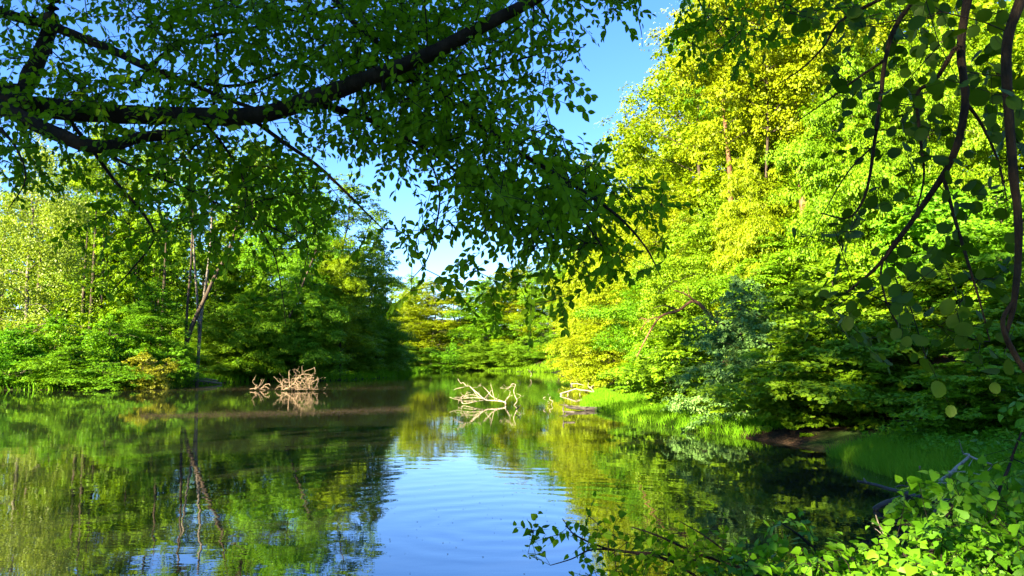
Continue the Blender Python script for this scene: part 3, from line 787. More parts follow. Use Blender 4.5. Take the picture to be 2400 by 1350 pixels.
LIMBS = [
    ([(-380, 150, .1), (-150, 225), (0, 240), (200, 262), (400, 272), (600, 270, -.15), (740, 228, -.4), (870, 180, -.7), (1000, 130, -.8), (1130, 62, -.8), (1250, 0, -.7), (1380, -70, -.4), (1560, -130), (1800, -150), (2000, -90)], (.13, .135, .125, .11, .10, .085, .07, .055, .04, .03, .012)),
    ([(-330, 140, .1), (-120, 190, -.3), (0, 250, -.35), (130, 312, -.4), (230, 345, -.4), (330, 322, -.35), (430, 312, -.2), (455, 285, 0)], (.10, .095, .085, .075, .06, .05)),
    ([(-280, 100, .2), (20, 215, .4), (75, 165, .5), (115, 70, .5), (125, -20, .5), (150, -140, .5)], (.10, .11, .10, .09, .07)),
    ([(-300, -80, .2), (0, 28, .3), (110, 58, .3), (250, 112, .25), (350, 160, .2), (430, 190, .2), (540, 235, .1), (620, 262, 0)], (.08, .065, .055, .045, .03, .02)),
    ([(735, 240), (800, 258), (860, 278), (910, 305), (1000, 350), (1100, 430), (1180, 520), (1250, 600)], (.045, .04, .032, .02, .012, .006)),
    ([(700, -120, .3), (800, 20, .2), (880, 95, .1), (960, 160, 0), (1060, 240, -.2), (1200, 345, -.3), (1330, 425, -.4), (1440, 500, -.5), (1510, 575, -.5), (1550, 650, -.5)], (.04, .035, .032, .028, .02, .012, .004)),
    ([(600, 285), (660, 330), (740, 385), (800, 440), (850, 490), (905, 545)], (.028, .024, .018, .012, .005)),
    ([(165, 285), (215, 350), (270, 425), (335, 500), (360, 560), (310, 630), (265, 680)], (.025, .022, .018, .014, .01, .005)),
    ([(230, 350, -.3), (330, 400, -.3), (430, 440, -.3), (560, 500, -.3), (650, 540, -.3), (740, 590, -.3)], (.018, .016, .014, .01, .006, .004)),
    ([(480, 285), (530, 350), (570, 420), (590, 500), (640, 590), (660, 680), (670, 760)], (.02, .018, .014, .01, .006, .003)),
    ([(320, 200, .3), (380, 130, .4), (470, 90, .4), (620, 60, .4), (760, 25, .4), (900, -30, .4)], (.03, .028, .022, .018, .012)),
    ([(430, 190, .2), (560, 200, .2), (700, 150, .2), (790, 70, .2), (830, 0, .2)], (.02, .02, .016, .012, .008)),
    ([(500, 260, .1), (510, 120, .3), (500, 40, .3), (515, -60, .3)], (.02, .018, .016, .014)),
    ([(850, 180), (950, 190), (1060, 180), (1180, 150), (1290, 120), (1370, 110)], (.018, .016, .012, .008, .004)),
    ([(960, 160), (1100, 250), (1230, 300), (1340, 330)], (.014, .012, .008, .004)),
    ([(0, 300, -.4), (40, 350, -.5), (60, 420, -.6), (20, 490, -.6)], (.02, .014, .008, .004)),
    ([(1000, 350), (1030, 450), (1020, 540), (1000, 610), (960, 660)], (.012, .01, .008, .004)),
    ([(1250, 0), (1290, 60), (1280, 160), (1265, 260)], (.014, .01, .007, .004)),
    ([(1400, -78), (1470, -30), (1500, 60), (1506, 110)], (.012, .008, .005, .002)),
    ([(1560, -130), (1620, -30), (1660, 40), (1720, 130)], (.014, .011, .008, .004)),
    ([(1700, -145), (1800, -40), (1830, 60)], (.012, .009, .004)),
]
for pts, rad in LIMBS:
    A.limb(limb_pts(pts, dA), [r * .70 for r in rad])
for i, (c, r) in enumerate(list(A.limbs)):
    tb = Tubes(9 if r[0] > .04 else 6); tb.add(c, r, wob=.07, rng=A.rng)
    if r[0] > .03:
        for _ in range(3):   # knots and short snapped side twigs
            j = A.rng.integers(2, len(c) - 1); dd = norm(A.rng.normal(size=3))
            tb.add([c[j], c[j] + dd * r[j] * 1.5, c[j] + dd * r[j] * 2.2], (r[j] * .5, r[j] * .35, r[j] * .15), sides=5)
    link("limb", tb.build("overhanging_tree_limb"), root, M['bark_dark'])
nl = len(A.limbs)
MAP_A = """
5663137888888888999988876654310
5545236788888889999998877653000
4446554688888888999888776542000
4566434578778888999988765431000
6667777788776667899998766530000
5436545564535324688999886540000
5545677788776415778999987510000
6643357788888632456899998863200
5642135688888763202468999997521
21113346777788752000467999987433
00004434556676431002456889987653
00011123344344322023345567776542
00001222211121110013445555544320
00003420000111100001233444332100
00000000000111100000012221111000
""".split()
endsA = from_map(A.rng, MAP_A, 0, -12, 50, dA, 4.8, .55)
MAP_A2 = """
3100687677665
0000566355431
0001354110000
0000120000000
""".split()
endsA += from_map(A.rng, MAP_A2, 1400, 0, 50, dA, 3.6, .4)
# the crown carries on above and left of what the photo frames
for _ in range(900):
    px = A.rng.uniform(-500, 1500); py = A.rng.uniform(-420, 0) if px > 0 else A.rng.uniform(-420, 420)
    endsA.append(P(px, py, dA(px, py) + A.rng.normal(.4, 1.0)))
tips = A.grow(endsA)
A.sprays(tips, 10, .31, .069, tilt=.5)
tw = A.twig_mesh("t")
for c, r in A.limbs[nl:]:
    tw.add(c, r, sides=3, cap=False)
link("twigs", tw.build("overhanging_tree_twigs"), root, M['bark_dark'])
link("foliage", A.leaf_me("overhanging_tree_foliage", .60, T_LEAF), root, M['canopy'])
print("canopy leaves", len(A.leaf[0]))

# ---- the round-leaved tree hanging in from the right
def dB(px, py):
    return 3.3 + .5 * min(1, max(0, (2250 - px) / 400))
B = Near(42)
root = empty("round_leaved_tree", (0, 0, 0), "round-leaved tree hanging long bare stems down the right photo edge", "tree")
bx, by = 3.3, 3.2
tb = Tubes(10)
tb.add(smooth_line([(bx + .1, by, tz(bx, by) - .4), (bx, by, 1.5), (bx - .05, by, 3.2), (bx + .05, by + .1, 4.6), (bx - .1, by, 6.5)], 4), np.linspace(.17, .07, 17), wob=.07, rng=B.rng)
link("trunk", tb.build("round_leaved_tree_trunk"), root, M['bark_dark'])
LB = [
    ([(2700, -420, -.1), (2450, -280, 0), (2310, -120), (2268, 0), (2252, 120), (2262, 240), (2232, 370), (2150, 500), (2060, 620), (1980, 690)], (.045, .035, .026, .023, .021, .018, .012, .006)),
    ([(2720, -380, -.1), (2560, -220, -.2), (2430, -80, -.3), (2385, 20, -.3), (2358, 130, -.3), (2372, 370, -.3), (2388, 540, -.3), (2378, 700, -.3), (2360, 780, -.3)], (.04, .034, .028, .026, .024, .02, .016, .008)),
    ([(2300, -110), (2180, -40), (2100, 60), (2075, 140), (2065, 220), (2050, 330), (2030, 450), (1990, 510), (1925, 500)], (.02, .016, .013, .011, .008, .004)),
    ([(2240, 110), (2190, 190), (2150, 220), (2158, 330), (2165, 420), (2140, 520)], (.015, .012, .01, .007, .003)),
    ([(2255, 230), (2300, 290), (2340, 380), (2360, 470)], (.012, .009, .006, .003)),
    ([(2075, 140), (2000, 190), (1940, 235), (1860, 290)], (.009, .007, .005, .003)),
    ([(2190, -60), (2060, 0), (1970, 50), (1930, 110), (1880, 160), (1820, 200)], (.013, .011, .008, .006, .003)),
    ([(2210, 410), (2240, 520), (2270, 620), (2300, 720), (2320, 800)], (.012, .01, .008, .005, .003)),
    ([(2150, 500), (2070, 610), (2075, 700), (2110, 770), (2130, 800)], (.009, .007, .005, .003)),
    ([(2378, 700, -.3), (2350, 760, -.3), (2390, 850, -.3), (2440, 900, -.3)], (.010, .012, .016, .018)),
    ([(2060, 330), (1990, 400), (1930, 500), (1850, 640)], (.006, .005, .003, .0015)),
]
for pts, rad in LB:
    B.limb(limb_pts(pts, dB), [r * .78 for r in rad])
for c, r in list(B.limbs):
    tb = Tubes(8); tb.add(c, r, wob=.10, rng=B.rng)
    link("stem", tb.build("round_leaved_tree_stem"), root, M['bark_stem'])
nl = len(B.limbs)
MAP_B = """
467788888656
234555665445
133234434545
001155455545
023455665555
032244565455
010244554444
000134454443
000023444443
000233344443
000355544444
012455655444
002355555555
001345545545
003443454444
003433443344
001311222443
000000001221
""".split()
tips = B.grow(from_map(B.rng, MAP_B, 1800, 0, 50, dB, 1.0, .28), sag=.04)
B.sprays(tips, 5, .26, .066, tilt=.9, droop=.30, plane=.35)
tw = B.twig_mesh("t", r0=.0018, power=.4, rmax=.012)
for c, r in B.limbs[nl:]:
    tw.add(c, r * .8, sides=3, cap=False)
link("twigs", tw.build("round_leaved_tree_twigs"), root, M['bark_dark'])
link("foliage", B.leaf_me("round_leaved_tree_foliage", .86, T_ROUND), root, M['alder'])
print("alder leaves", len(B.leaf[0]))

# ---- shrubs on the near bank at lower right
def shrub_near(seed, name, label, rows, x0, y0, depth, k, feet, nleaf, size, tmpl, ratio, leafm, limbs, jitter=.35, plane=.8):
    S = Near(seed)
    root = empty(name, (0, 0, 0), label, "shrub")
    for (fx, fy, pts, r) in limbs:
        foot = np.array((fx, fy, tz(fx, fy) - .1))
        S.limb([foot] + [P(px, py, depth(px, py) + (d[0] if d else 0)) for (px, py, *d) in pts], r)
    tb = Tubes(6)
    for c, r in S.limbs: tb.add(c, r, wob=.08, rng=S.rng)
    link("stems", tb.build(name + "_stems"), root, M['bark_dark'])
    nl = len(S.limbs)
    tips = S.grow(from_map(S.rng, rows, x0, y0, 50, depth, k, jitter), sag=.10)
    S.sprays(tips, nleaf, .26, size, tilt=.7, droop=.22, plane=plane)
    tw = S.twig_mesh("t", r0=.0018, power=.4, rmax=.010)
    for c, r in S.limbs[nl:]: tw.add(c, r, sides=3, cap=False)
    link("twigs", tw.build(name + "_twigs"), root, M['bark_dark'])
    link("foliage", S.leaf_me(name + "_foliage", ratio, tmpl), root, M[leafm])
    return root

shrub_near(51, "leafy_shrub", "bright green shrub with heart-shaped leaves filling the lower right corner", """
000000000000000000000005
000000000000000000000026
000000000000000000000367
000000000000000000002577
000000000000000000366888
000000000000000006788888
000000000035200015888888
000000000578754368888899
000000013688888888888999
000000025788888888999999
000000015788889999999999
000000004678889999999999
000000000567888899999999
""".split(), 1250, 925, lambda px, py: 5.6 - .8 * min(1, max(0, (py - 1000) / 400)) + .3 * (2400 - px) / 1000, 3.6, None, 7, .066, T_HEART, .86, 'shrub',
    [(3.6, 3.2, [(2500, 1500), (2330, 1250), (2370, 1080), (2400, 1000)], (.022, .018, .012, .006)),
     (2.6, 3.2, [(2250, 1520), (2180, 1330), (2230, 1190), (2300, 1110)], (.02, .016, .01, .005)),
     (2.2, 3.3, [(2050, 1560), (1980, 1380), (1890, 1270), (1830, 1225)], (.018, .014, .01, .004)),
     (1.8, 3.3, [(1850, 1560), (1740, 1400), (1660, 1330), (1600, 1300)], (.016, .012, .008, .004)),
     (2.9, 3.3, [(2350, 1560), (2230, 1420), (2120, 1300), (2080, 1260)], (.018, .014, .01, .004)),
     (3.9, 3.4, [(2600, 1400), (2480, 1250), (2420, 1150)], (.02, .016, .01))])
shrub_near(52, "drooping_shrub", "dark shaded branchy shrub dipping over the water left of the bright shrub", """
132000330000
343465665300
442467777650
034677777760
000345666660
""".split(), 1240, 1195, lambda px, py: 5.7 - .3 * (px - 1250) / 500, 3.4, None, 6, .062, T_HEART, .80, 'canopy',
    [(1.9, 3.5, [(1900, 1480, .2), (1760, 1345), (1640, 1300), (1540, 1255), (1480, 1235)], (.018, .015, .012, .008, .004)),
     (1.8, 3.5, [(1820, 1480), (1640, 1330), (1560, 1300), (1440, 1290), (1350, 1255), (1318, 1215)], (.018, .014, .012, .009, .006, .003)),
     (1.7, 3.5, [(1780, 1500), (1600, 1330), (1480, 1295), (1390, 1288), (1340, 1310), (1290, 1325)], (.015, .012, .01, .007, .005, .003)),
     (1.8, 3.4, [(1850, 1450), (1730, 1320), (1660, 1262), (1590, 1220)], (.014, .011, .007, .003))])

# ------------------------------------------------------------------ dead wood in and beside the water
def drawn(name, label, cat, mat, lines, D, off, sc, rad, seed, jit=.25, group=None, twigs=0, tw_len=.3, z_lift=0.0):
    """dead branches laid along hand-drawn lines (coordinates of an enlarged look at the photo: off + p * sc)"""
    rng = np.random.default_rng(seed); tb = Tubes(6); allp = []
    ends = {}
    for ln, (r0, r1) in lines:
        d0 = rng.uniform(-jit, jit); d1 = rng.uniform(-jit, jit) * 2
        pts = []
        for i, (x, y) in enumerate(ln):
            key = (x, y)
            dd = ends.get(key, d0 + (d1 - d0) * i / max(1, len(ln) - 1))
            ends.setdefault(key, dd)
            pts.append(P(off[0] + x * sc, off[1] + y * sc, D + dd))
        c = smooth_line(pts, 4); allp.append(c)
        tb.add(c, np.linspace(r0, r1, len(c)) * rad, wob=.10, rng=rng)
    for _ in range(twigs):
        c = allp[rng.integers(len(allp))]; j = rng.integers(1, len(c) - 1)
        t = norm(c[j + 1] - c[j - 1]); d = norm(t * .6 + rng.normal(0, .7, 3) + (0, 0, .3)); L = tw_len * rng.uniform(.4, 1.2)
        k = c[j] + d * L * .5 + rng.normal(0, .12 * L, 3)
        tb.add(smooth_line([c[j], k, k + norm(d + rng.normal(0, .5, 3)) * L * .5], 3), np.linspace(.35, .12, 7) * rad, sides=4)
    me = tb.build(name)
    o = link(name, me, None, M[mat])
    tag(o, label, cat, group)
    return o

drawn("dead_branch", "large pale bleached branch fanning out of the water in mid pond", "dead branch", 'deadwood', [
    ([(925, 540), (915, 512), (800, 495), (690, 485), (600, 410), (540, 360), (500, 325), (470, 325), (430, 285), (400, 290), (365, 240)], (1.6, .35)),
    ([(690, 485), (620, 465), (520, 460), (430, 470), (350, 480), (270, 455)], (1.0, .4)),
    ([(500, 325), (420, 340), (350, 355), (315, 372)], (.6, .35)),
    ([(540, 345), (600, 335), (630, 310), (605, 318)], (.5, .25)),
    ([(915, 512), (830, 480), (760, 440), (720, 390), (660, 330), (630, 310)], (1.0, .4)),
    ([(800, 495), (790, 460), (775, 400), (765, 350), (752, 320)], (.8, .3)),
    ([(540, 360), (600, 440), (690, 485)], (.5, .6)),
    ([(690, 485), (600, 500), (540, 480), (440, 430), (400, 470)], (.7, .3)),
    ([(430, 470), (470, 410), (520, 400)], (.5, .25)),
    ([(640, 470), (560, 430), (480, 430), (440, 445)], (.6, .25)),
    ([(680, 465), (720, 420), (765, 370), (752, 378)], (.5, .25)),
    ([(915, 512), (960, 450), (980, 390), (960, 370)], (.7, .3)),
    ([(1015, 560), (1060, 500), (1040, 450), (1020, 380), (1042, 310), (1000, 300), (970, 340), (920, 355), (860, 345)], (.8, .3)),
    ([(970, 340), (1000, 322), (1000, 300)], (.4, .25)), ([(920, 355), (890, 335), (870, 340)], (.35, .2)),
    ([(1050, 480), (1105, 440), (1055, 412)], (.4, .25)), ([(830, 480), (845, 420)], (.4, .2)),
    ([(570, 480), (540, 400), (520, 380)], (.5, .25)), ([(690, 485), (560, 510), (430, 530), (400, 490)], (.8, .4)),
    ([(920, 500), (950, 455), (1010, 430)], (.4, .2)), ([(600, 500), (500, 500), (430, 500), (370, 495)], (.6, .3)),
    ([(500, 470), (440, 440), (400, 455), (340, 455)], (.5, .25)), ([(620, 430), (615, 385)], (.35, .2)), ([(700, 470), (715, 500)], (.5, .3)),
    ], 44.5, (1000, 840), .2, .028, 1, .5, twigs=26, tw_len=.5)
rng = np.random.default_rng(77)
tang = [([(570, 510), (640, 480), (700, 430), (780, 330), (850, 310), (960, 330)], (1.5, .5)),
        ([(650, 510), (640, 400), (600, 370), (570, 390), (550, 440), (575, 480)], (.9, .4)), ([(650, 480), (640, 300), (650, 265), (670, 258)], (.9, .3)),
        ([(650, 310), (690, 340), (730, 310), (725, 290)], (.6, .3)), ([(780, 480), (800, 400), (850, 360), (840, 330), (820, 260)], (.9, .3)),
        ([(830, 310), (850, 270), (920, 250), (965, 225)], (.6, .3)), ([(965, 225), (975, 280), (960, 310), (990, 300)], (.5, .3)),
        ([(900, 500), (920, 430), (980, 390), (1020, 370)], (.8, .3)), ([(950, 510), (1000, 440), (1020, 380), (1000, 345)], (.8, .3)),
        ([(860, 520), (900, 480), (905, 420), (890, 350), (930, 320)], (.8, .4)), ([(960, 330), (1000, 360), (1010, 400)], (.5, .3)),
        ([(470, 510), (490, 480), (540, 470), (560, 500)], (.6, .4)), ([(530, 400), (550, 440), (560, 500)], (.6, .4)),
        ([(700, 430), (740, 460), (770, 510)], (.6, .4)), ([(780, 340), (800, 380), (850, 450)], (.6, .3)), ([(1085, 510), (1110, 485), (1080, 480)], (.4, .3))]
for _ in range(80):
    x0 = rng.choice([rng.uniform(540, 760), rng.uniform(760, 1000)]); y0 = rng.uniform(300 if x0 > 760 else 350, 500)
    a = rng.uniform(0, 2 * PI); pts = [(x0, y0)]
    for i in range(4):
        a += rng.normal(0, .9); st = rng.uniform(20, 45)
        pts.append((pts[-1][0] + st * math.cos(a), min(505, pts[-1][1] + st * math.sin(a))))
    tang.append((pts, (.5, .25)))
drawn("root_snag", "tangled tan root snag standing in the water off the left bank", "dead branch", 'driftwood', tang, 66.5, (560, 820), .1833, .036, 2, .9, twigs=70, tw_len=.6)
drawn("dead_branch", "small tan twig heap at the waterline just left of the tangled snag", "dead branch", 'driftwood', [
    ([(140, 500), (210, 490), (240, 470), (200, 440), (175, 400), (205, 372)], (.6, .25)), ([(210, 505), (260, 460), (300, 370)], (.7, .25)),
    ([(240, 480), (290, 440), (325, 370)], (.6, .25)), ([(270, 505), (330, 450), (385, 435), (400, 460)], (.6, .3)), ([(200, 505), (230, 460), (270, 500), (350, 515)], (.7, .4)),
    ([(280, 500), (340, 470), (390, 500)], (.5, .3))], 68, (560, 820), .1833, .05, 3, .5, twigs=10, tw_len=.4)
drawn("dead_branch", "pale forked branch frame lying off the lit grass spit", "dead branch", 'deadwood', [
    ([(2010, 430), (1920, 385), (1800, 370), (1750, 358), (1680, 380), (1565, 418), (1640, 450), (1730, 490), (1800, 500)], (1.4, .8)),
    ([(1640, 385), (1655, 420), (1690, 455), (1790, 460), (1850, 445)], (.7, .4)), ([(1700, 375), (1660, 400), (1650, 440)], (.5, .3)),
    ([(1800, 450), (1795, 410), (1810, 395)], (.5, .3)), ([(1990, 430), (1930, 350), (1895, 330), (1895, 280)], (.8, .3)), ([(1910, 350), (1960, 310)], (.7, .3)),
    ([(1690, 300), (1760, 296), (1850, 315)], (.7, .4)), ([(1800, 500), (1880, 455), (1950, 430), (2010, 430)], (.7, .6)), ([(1890, 540), (1920, 490), (1960, 440)], (.6, .4))],
    58, (1000, 840), .2, .048, 4, .5, twigs=6, tw_len=.5)
drawn("dead_branch", "little pale twigs poking up right of the large bleached branch", "dead branch", 'deadwood', [
    ([(1395, 450), (1365, 468), (1400, 490)], (.5, .3)), ([(1450, 450), (1440, 480), (1475, 500), (1465, 530), (1450, 565)], (.5, .25)),
    ([(1420, 500), (1440, 520), (1425, 530)], (.4, .2)), ([(1425, 420), (1428, 440)], (.4, .3))], 45, (1000, 840), .2, .035, 5, .2)
drawn("dead_bough", "crooked reddish-brown bare bough showing above the shaded end of the spit", "dead branch", 'bark_pine', [
    ([(1730, 790), (1670, 745), (1628, 706), (1590, 728), (1548, 742), (1516, 790), (1492, 838)], (1.6, .4)), ([(1628, 706), (1608, 690), (1580, 680)], (.8, .3)),
    ([(1590, 728), (1560, 716), (1530, 722)], (.6, .25)), ([(1548, 742), (1520, 750), (1500, 775)], (.5, .2))], 32.5, (0, 0), 1, .06, 21, .2, twigs=8, tw_len=.6)
drawn("fallen_log", "long dark log pointing from the shaded grass spit into the water", "log", 'wetwood', [
    ([(2130, 640), (2050, 605), (1930, 590), (1800, 585), (1680, 575), (1630, 565)], (1.6, .5)), ([(1680, 575), (1650, 555), (1630, 540)], (.5, .3)),
    ([(1800, 585), (1860, 600), (1840, 640)], (.4, .2))], 39.5, (1000, 840), .2, .10, 6, .2, twigs=5, tw_len=.4)
drawn("dead_branch", "thin dark hooked branch floating in front of the long dark log", "dead branch", 'wetwood', [
    ([(1740, 630), (1670, 628), (1610, 625), (1600, 590), (1605, 565)], (.8, .4)), ([(1610, 625), (1600, 660)], (.5, .3))], 34.5, (1000, 840), .2, .07, 7, .1)
drawn("dead_branch", "thin dark twig in the water right below the large pale branch", "dead branch", 'wetwood', [
    ([(1040, 605), (1080, 575), (1100, 545)], (.6, .3)), ([(1080, 575), (1055, 550)], (.5, .3))], 38, (1000, 840), .2, .05, 8, .1)
drawn("dead_branch", "bent pale twig standing in the far shaded water", "dead branch", 'deadwood', [
    ([(1215, 220), (1230, 180), (1200, 140), (1180, 128)], (.5, .3))], 120, (1000, 840), .2, .09, 9, .4)
drawn("dead_branch", "square-bent pale twig left of the bent one in the far water", "dead branch", 'deadwood', [
    ([(1050, 160), (1095, 158), (1092, 200), (1060, 200)], (.4, .3))], 120, (1000, 840), .2, .09, 19, .4)
drawn("dead_branch", "small dark forked stick before the overhanging golden branches", "dead branch", 'wetwood', [
    ([(1640, 208), (1590, 210), (1565, 185)], (.8, .4)), ([(1590, 210), (1575, 195)], (.5, .3)), ([(1550, 265), (1550, 245), (1540, 235)], (.5, .3)), ([(1550, 245), (1565, 240)], (.4, .3))], 85, (1000, 840), .2, .10, 10, .2)
C3 = (1900, 1000); S3 = 500 / 1929
def Y3(y): return float(G(2100, 1000 + y * S3)[1])
drawn("fallen_log", "grey forked dead log lying in the dark water at right", "log", 'wetwood', [
    ([(1330, 690), (1220, 680), (1050, 655), (930, 625), (820, 590), (700, 560), (560, 520), (425, 492)], (1.5, .5)),
    ([(575, 750), (650, 700), (760, 665), (860, 635), (930, 625)], (1.0, 1.2)), ([(500, 505), (480, 468)], (.6, .3)), ([(950, 640), (860, 600), (760, 575)], (.7, .4)),
    ([(760, 550), (820, 532), (890, 545)], (.3, .2)), ([(1110, 790), (1160, 745), (1250, 715), (1300, 690)], (.8, 1.0)), ([(870, 505), (910, 525)], (.35, .25))],
    12.8, C3, S3, .042, 11, .15)
drawn("leaning_stick", "broken stick leaning on the near bank grass with a pale torn end", "stick", 'deadwood', [
    ([(1170, 500), (1260, 430), (1320, 370), (1435, 265), (1380, 245)], (1.3, .5)), ([(1435, 265), (1540, 310), (1640, 350), (1560, 430), (1440, 470)], (.6, .4)),
    ([(1380, 245), (1340, 120)], (.35, .2)), ([(1140, 512), (1210, 510), (1300, 525)], (.6, .4)), ([(1170, 535), (1250, 580), (1215, 520)], (.5, .3)),
    ([(1240, 405), (1400, 410), (1560, 440)], (.35, .25)), ([(1430, 355), (1465, 295)], (.25, .15))], 14.2, C3, S3, .034, 12, .15)
drawn("stump_stick", "tiny pale broken stick standing upright in the water by the bank grass", "stick", 'driftwood', [
    ([(992, 425), (995, 395), (988, 355)], (1.0, .6)), ([(992, 375), (980, 382)], (.5, .3))], 15.6, C3, S3, .035, 13, .02)
drawn("bare_twig", "pale bare twig rising between the two nearest leafy clumps", "twig", 'deadwood', [
    ([(690, 1060), (670, 980), (620, 890), (588, 798)], (1.0, .4)), ([(620, 890), (555, 872)], (.5, .3)), ([(670, 1010), (630, 960), (580, 920)], (.4, .2))], 5.4, C3, S3, .009, 14, .03)
drawn("fallen_log", "short brown log lying on the left bank grass right of the straw-yellow shrub", "log", 'driftwood', [
    ([(440, 893), (470, 893), (500, 896), (520, 899)], (1.4, 1.0)), ([(455, 888), (480, 888), (510, 892)], (1.0, .7))], 86, (0, 0), 1, .11, 15, .4)

# ------------------------------------------------------------------ leaning trunks on the left bank
def lean_tree(label, lines, D, crown, seed, leafm, barkm='bark'):
    rng = np.random.default_rng(seed); tb = Tubes(8); cl = []
    x0, y0 = lines[0][0][0]
    foot = P(x0, y0, D)
    root = empty("leaning_tree", (0, 0, 0), label, "tree", GL)
    for k, (ln, (r0, r1)) in enumerate(lines):
        pts = [P(x, y, D + (.4 * k)) for x, y in ln]
        if k == 0: pts[0][2] = tz(pts[0][0], D) - .3
        c = smooth_line(pts, 4)
        tb.add(c, np.linspace(r0, r1, len(c)), wob=.08, rng=rng)
    for (cx, cy, n, sx, sy, r) in crown:
        for _ in range(n):
            q = P(cx + rng.normal(0, sx), cy + rng.normal(0, sy), D + rng.normal(0, sx / F_PX * D))
            cl.append((*q, r * rng.uniform(.7, 1.3), .5))
            e = P(*ln[-1], D) if False else c[-1]
            tb.add([e, (e + q) / 2 + rng.normal(0, .2, 3), q], (.05, .035, .015), sides=3)
    ps, ax, nr, lnn = clump_leaves(rng, cl, 260, .16)
    link("trunk", tb.build("leaning_tree_trunk"), root, M[barkm])
    link("crown", leaf_mesh("leaning_tree_crown", ps, ax, nr, lnn, .62, T_QUAD), root, M[leafm])
lean_tree("tree with a pale trunk leaning strongly right, left bank", [([(408, 872), (450, 765), (480, 700), (505, 645), (530, 600), (550, 545), (562, 480)], (.26, .10)),
          ([(535, 590), (560, 560), (600, 520)], (.10, .04))], 84, [(590, 430, 22, 40, 40, 1.1)], 61, 'fresh', 'bark')
lean_tree("tree with two straight grey trunks crossing the pale leaning trunk", [([(462, 878), (470, 760), (480, 680), (492, 590), (498, 480)], (.20, .10)),
          ([(468, 800), (462, 700), (455, 600), (452, 500)], (.15, .08))], 86, [(470, 420, 22, 40, 40, 1.1)], 62, 'fresh', 'bark_pale')
lean_tree("tree with a thin dark upright trunk left of the crossing trunks", [([(432, 872), (438, 740), (446, 640), (450, 560), (455, 470)], (.17, .08))], 85, [(440, 440, 14, 30, 30, 1.0)], 63, 'deep', 'bark')
lean_tree("tree with a dark trunk sloping right above the left bank grass", [([(575, 878), (620, 820), (660, 775), (690, 715), (712, 660), (740, 590)], (.28, .10))], 101, [(745, 560, 16, 30, 30, 1.2)], 64, 'deep', 'bark')

# ------------------------------------------------------------------ grass and low plants
def scatter(rng, n, x0, x1, y0, y1, keep):
    x = rng.uniform(x0, x1, n); y = rng.uniform(y0, y1, n)
    k = keep(x, y, lake_sd(x, y), rng)
    return x[k], y[k]
def grass(name, label, x, y, hgt, wid, rng, mat='grass', lean=.35):
    n = len(x); z = terrain(x, y)
    d = norm(np.stack([rng.normal(0, lean, n), rng.normal(0, lean, n), np.ones(n)], 1))
    nr = norm(np.stack([rng.normal(0, 1, n), rng.normal(0, 1, n), rng.normal(0, .2, n)], 1))
    me = leaf_mesh(name, np.stack([x, y, z - .02], 1), d, nr, hgt * rng.uniform(.5, 1.25, n), wid / hgt, T_BLADE)
    return tag(link(name, me, None, M[mat]), label, "grass", kind="stuff")
rng = np.random.default_rng(91)
x, y = scatter(rng, 90000, 2.5, 14, 25, 62, lambda x, y, d, r: (d > -.15) & (d < 4.5) & (r.uniform(size=len(x)) < np.clip(1.2 - d / 5, .1, 1)))
grass("spit_grass", "tall green grass covering the spit on the right shore, lit at its tip", x, y, .32, .026, rng)
x, y = scatter(rng, 60000, 6, 14, 11.5, 20.5, lambda x, y, d, r: (d > -.25) & (d < 2.6) & (r.uniform(size=len(x)) < np.clip(1.3 - d / 2.4, .08, 1)))
grass("bank_grass", "fine green grass hanging over the near right waterline", x, y, .42, .014, rng, 'bank_grass')
x, y = scatter(rng, 90000, -60, -18, 66, 235, lambda x, y, d, r: (d > -.4) & (d < 5))
grass("far_bank_grass", "low green grass along the left bank waterline", x, y, 1.0, .10, rng)
x, y = scatter(rng, 30000, -32, 22, 190, 260, lambda x, y, d, r: (d > -.5) & (d < 8))
grass("far_shore_grass", "light green strip of grass along the far shore", x, y, .8, .16, rng)
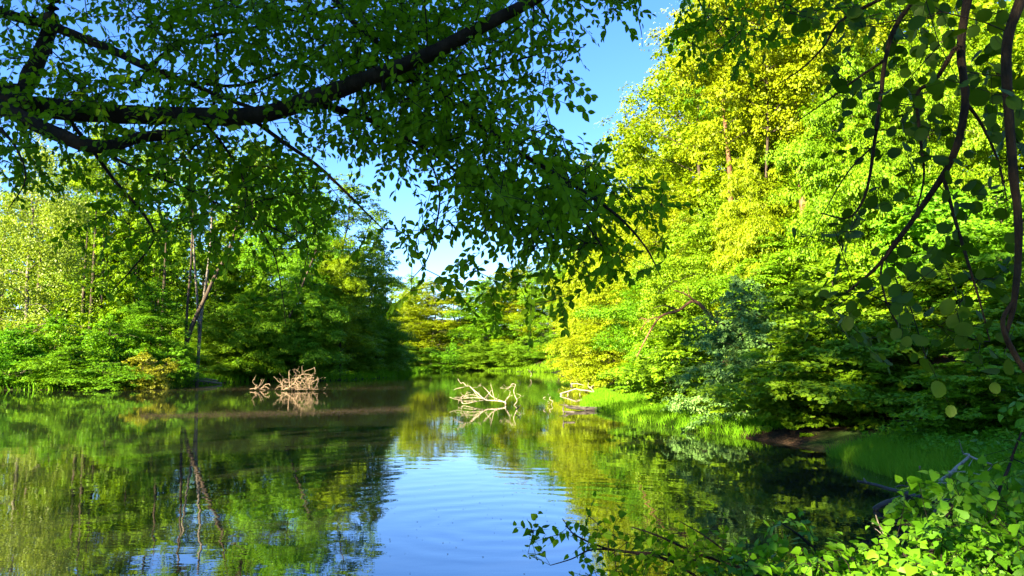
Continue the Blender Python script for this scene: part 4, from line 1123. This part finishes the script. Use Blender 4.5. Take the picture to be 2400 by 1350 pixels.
# leafy ground plants behind the bank grass
x, y = scatter(rng, 2600, 8, 18, 11, 26, lambda x, y, d, r: (d > 1.0) & (d < 5.5) & (y < 21))
z = terrain(x, y)
cl = [(a, b, c + .25 * rng.uniform(.4, 1.2), rng.uniform(.25, .45), .8) for a, b, c in zip(x, y, z)]
cl = cl[:900]
ps, ax, nr, ln = clump_leaves(rng, cl, 320, .10)
tag(link("ground_plants", leaf_mesh("ground_plants", ps, ax, nr, ln, .6, T_QUAD), None, M['deep']), "leafy low plants behind the near right bank grass", "plants", kind="stuff")

# ------------------------------------------------------------------ things floating on the water
def floaters(name, label, x, y, size, mat, rng, cat):
    k = lake_sd(x, y) < -.15; x, y = x[k], y[k]; n = len(x)
    a = rng.uniform(0, 2 * PI, n)
    me = leaf_mesh(name, np.stack([x, y, np.full(n, .006)], 1), np.stack([np.cos(a), np.sin(a), 0 * a], 1), np.tile((0, 0, 1.0), (n, 1)), size * rng.uniform(.5, 1.4, n), .7,
                   (T_QUAD[0] * (1, 1, .15), T_QUAD[1]))
    return tag(link(name, me, None, M[mat]), label, cat, kind="stuff")
def band(rng, n, pts, half):
    """points along a band drawn in photo pixels"""
    t = rng.uniform(0, 1, n); s = np.linspace(0, 1, len(pts))
    px = np.interp(t, s, [p[0] for p in pts]); py = np.interp(t, s, [p[1] for p in pts])
    py = py + rng.normal(0, 1, n) * half
    q = np.array([G(a, b)[:2] for a, b in zip(px, py)])
    return q[:, 0], q[:, 1]
x1, y1 = band(rng, 15000, [(330, 913), (500, 911), (700, 913), (950, 909)], 2.6)
x2, y2 = band(rng, 16000, [(330, 976), (500, 972), (650, 969), (800, 965), (960, 958)], 4.2)
x3, y3 = band(rng, 3000, [(760, 903), (900, 905), (1100, 900), (1330, 915)], 8)
floaters("reflection_flecks", "thin brownish bands of flecks imitating reflections on the water", np.concatenate([x1, x2, x3]), np.concatenate([y1, y2, y3]), .06, 'flecks', rng, "pond scum")  # flecks stand in for broad brownish reflections
x = rng.uniform(-12, 10, 5200); y = 7 + 30 * rng.uniform(0, 1, 5200) ** 1.3; k = rng.uniform(size=5200) < np.clip((x + 6) / 12, .06, 1)
floaters("floating_litter", "small pale leaf specks floating on the dark water at right", x[k], y[k], .028, 'litter', rng, "leaf litter")
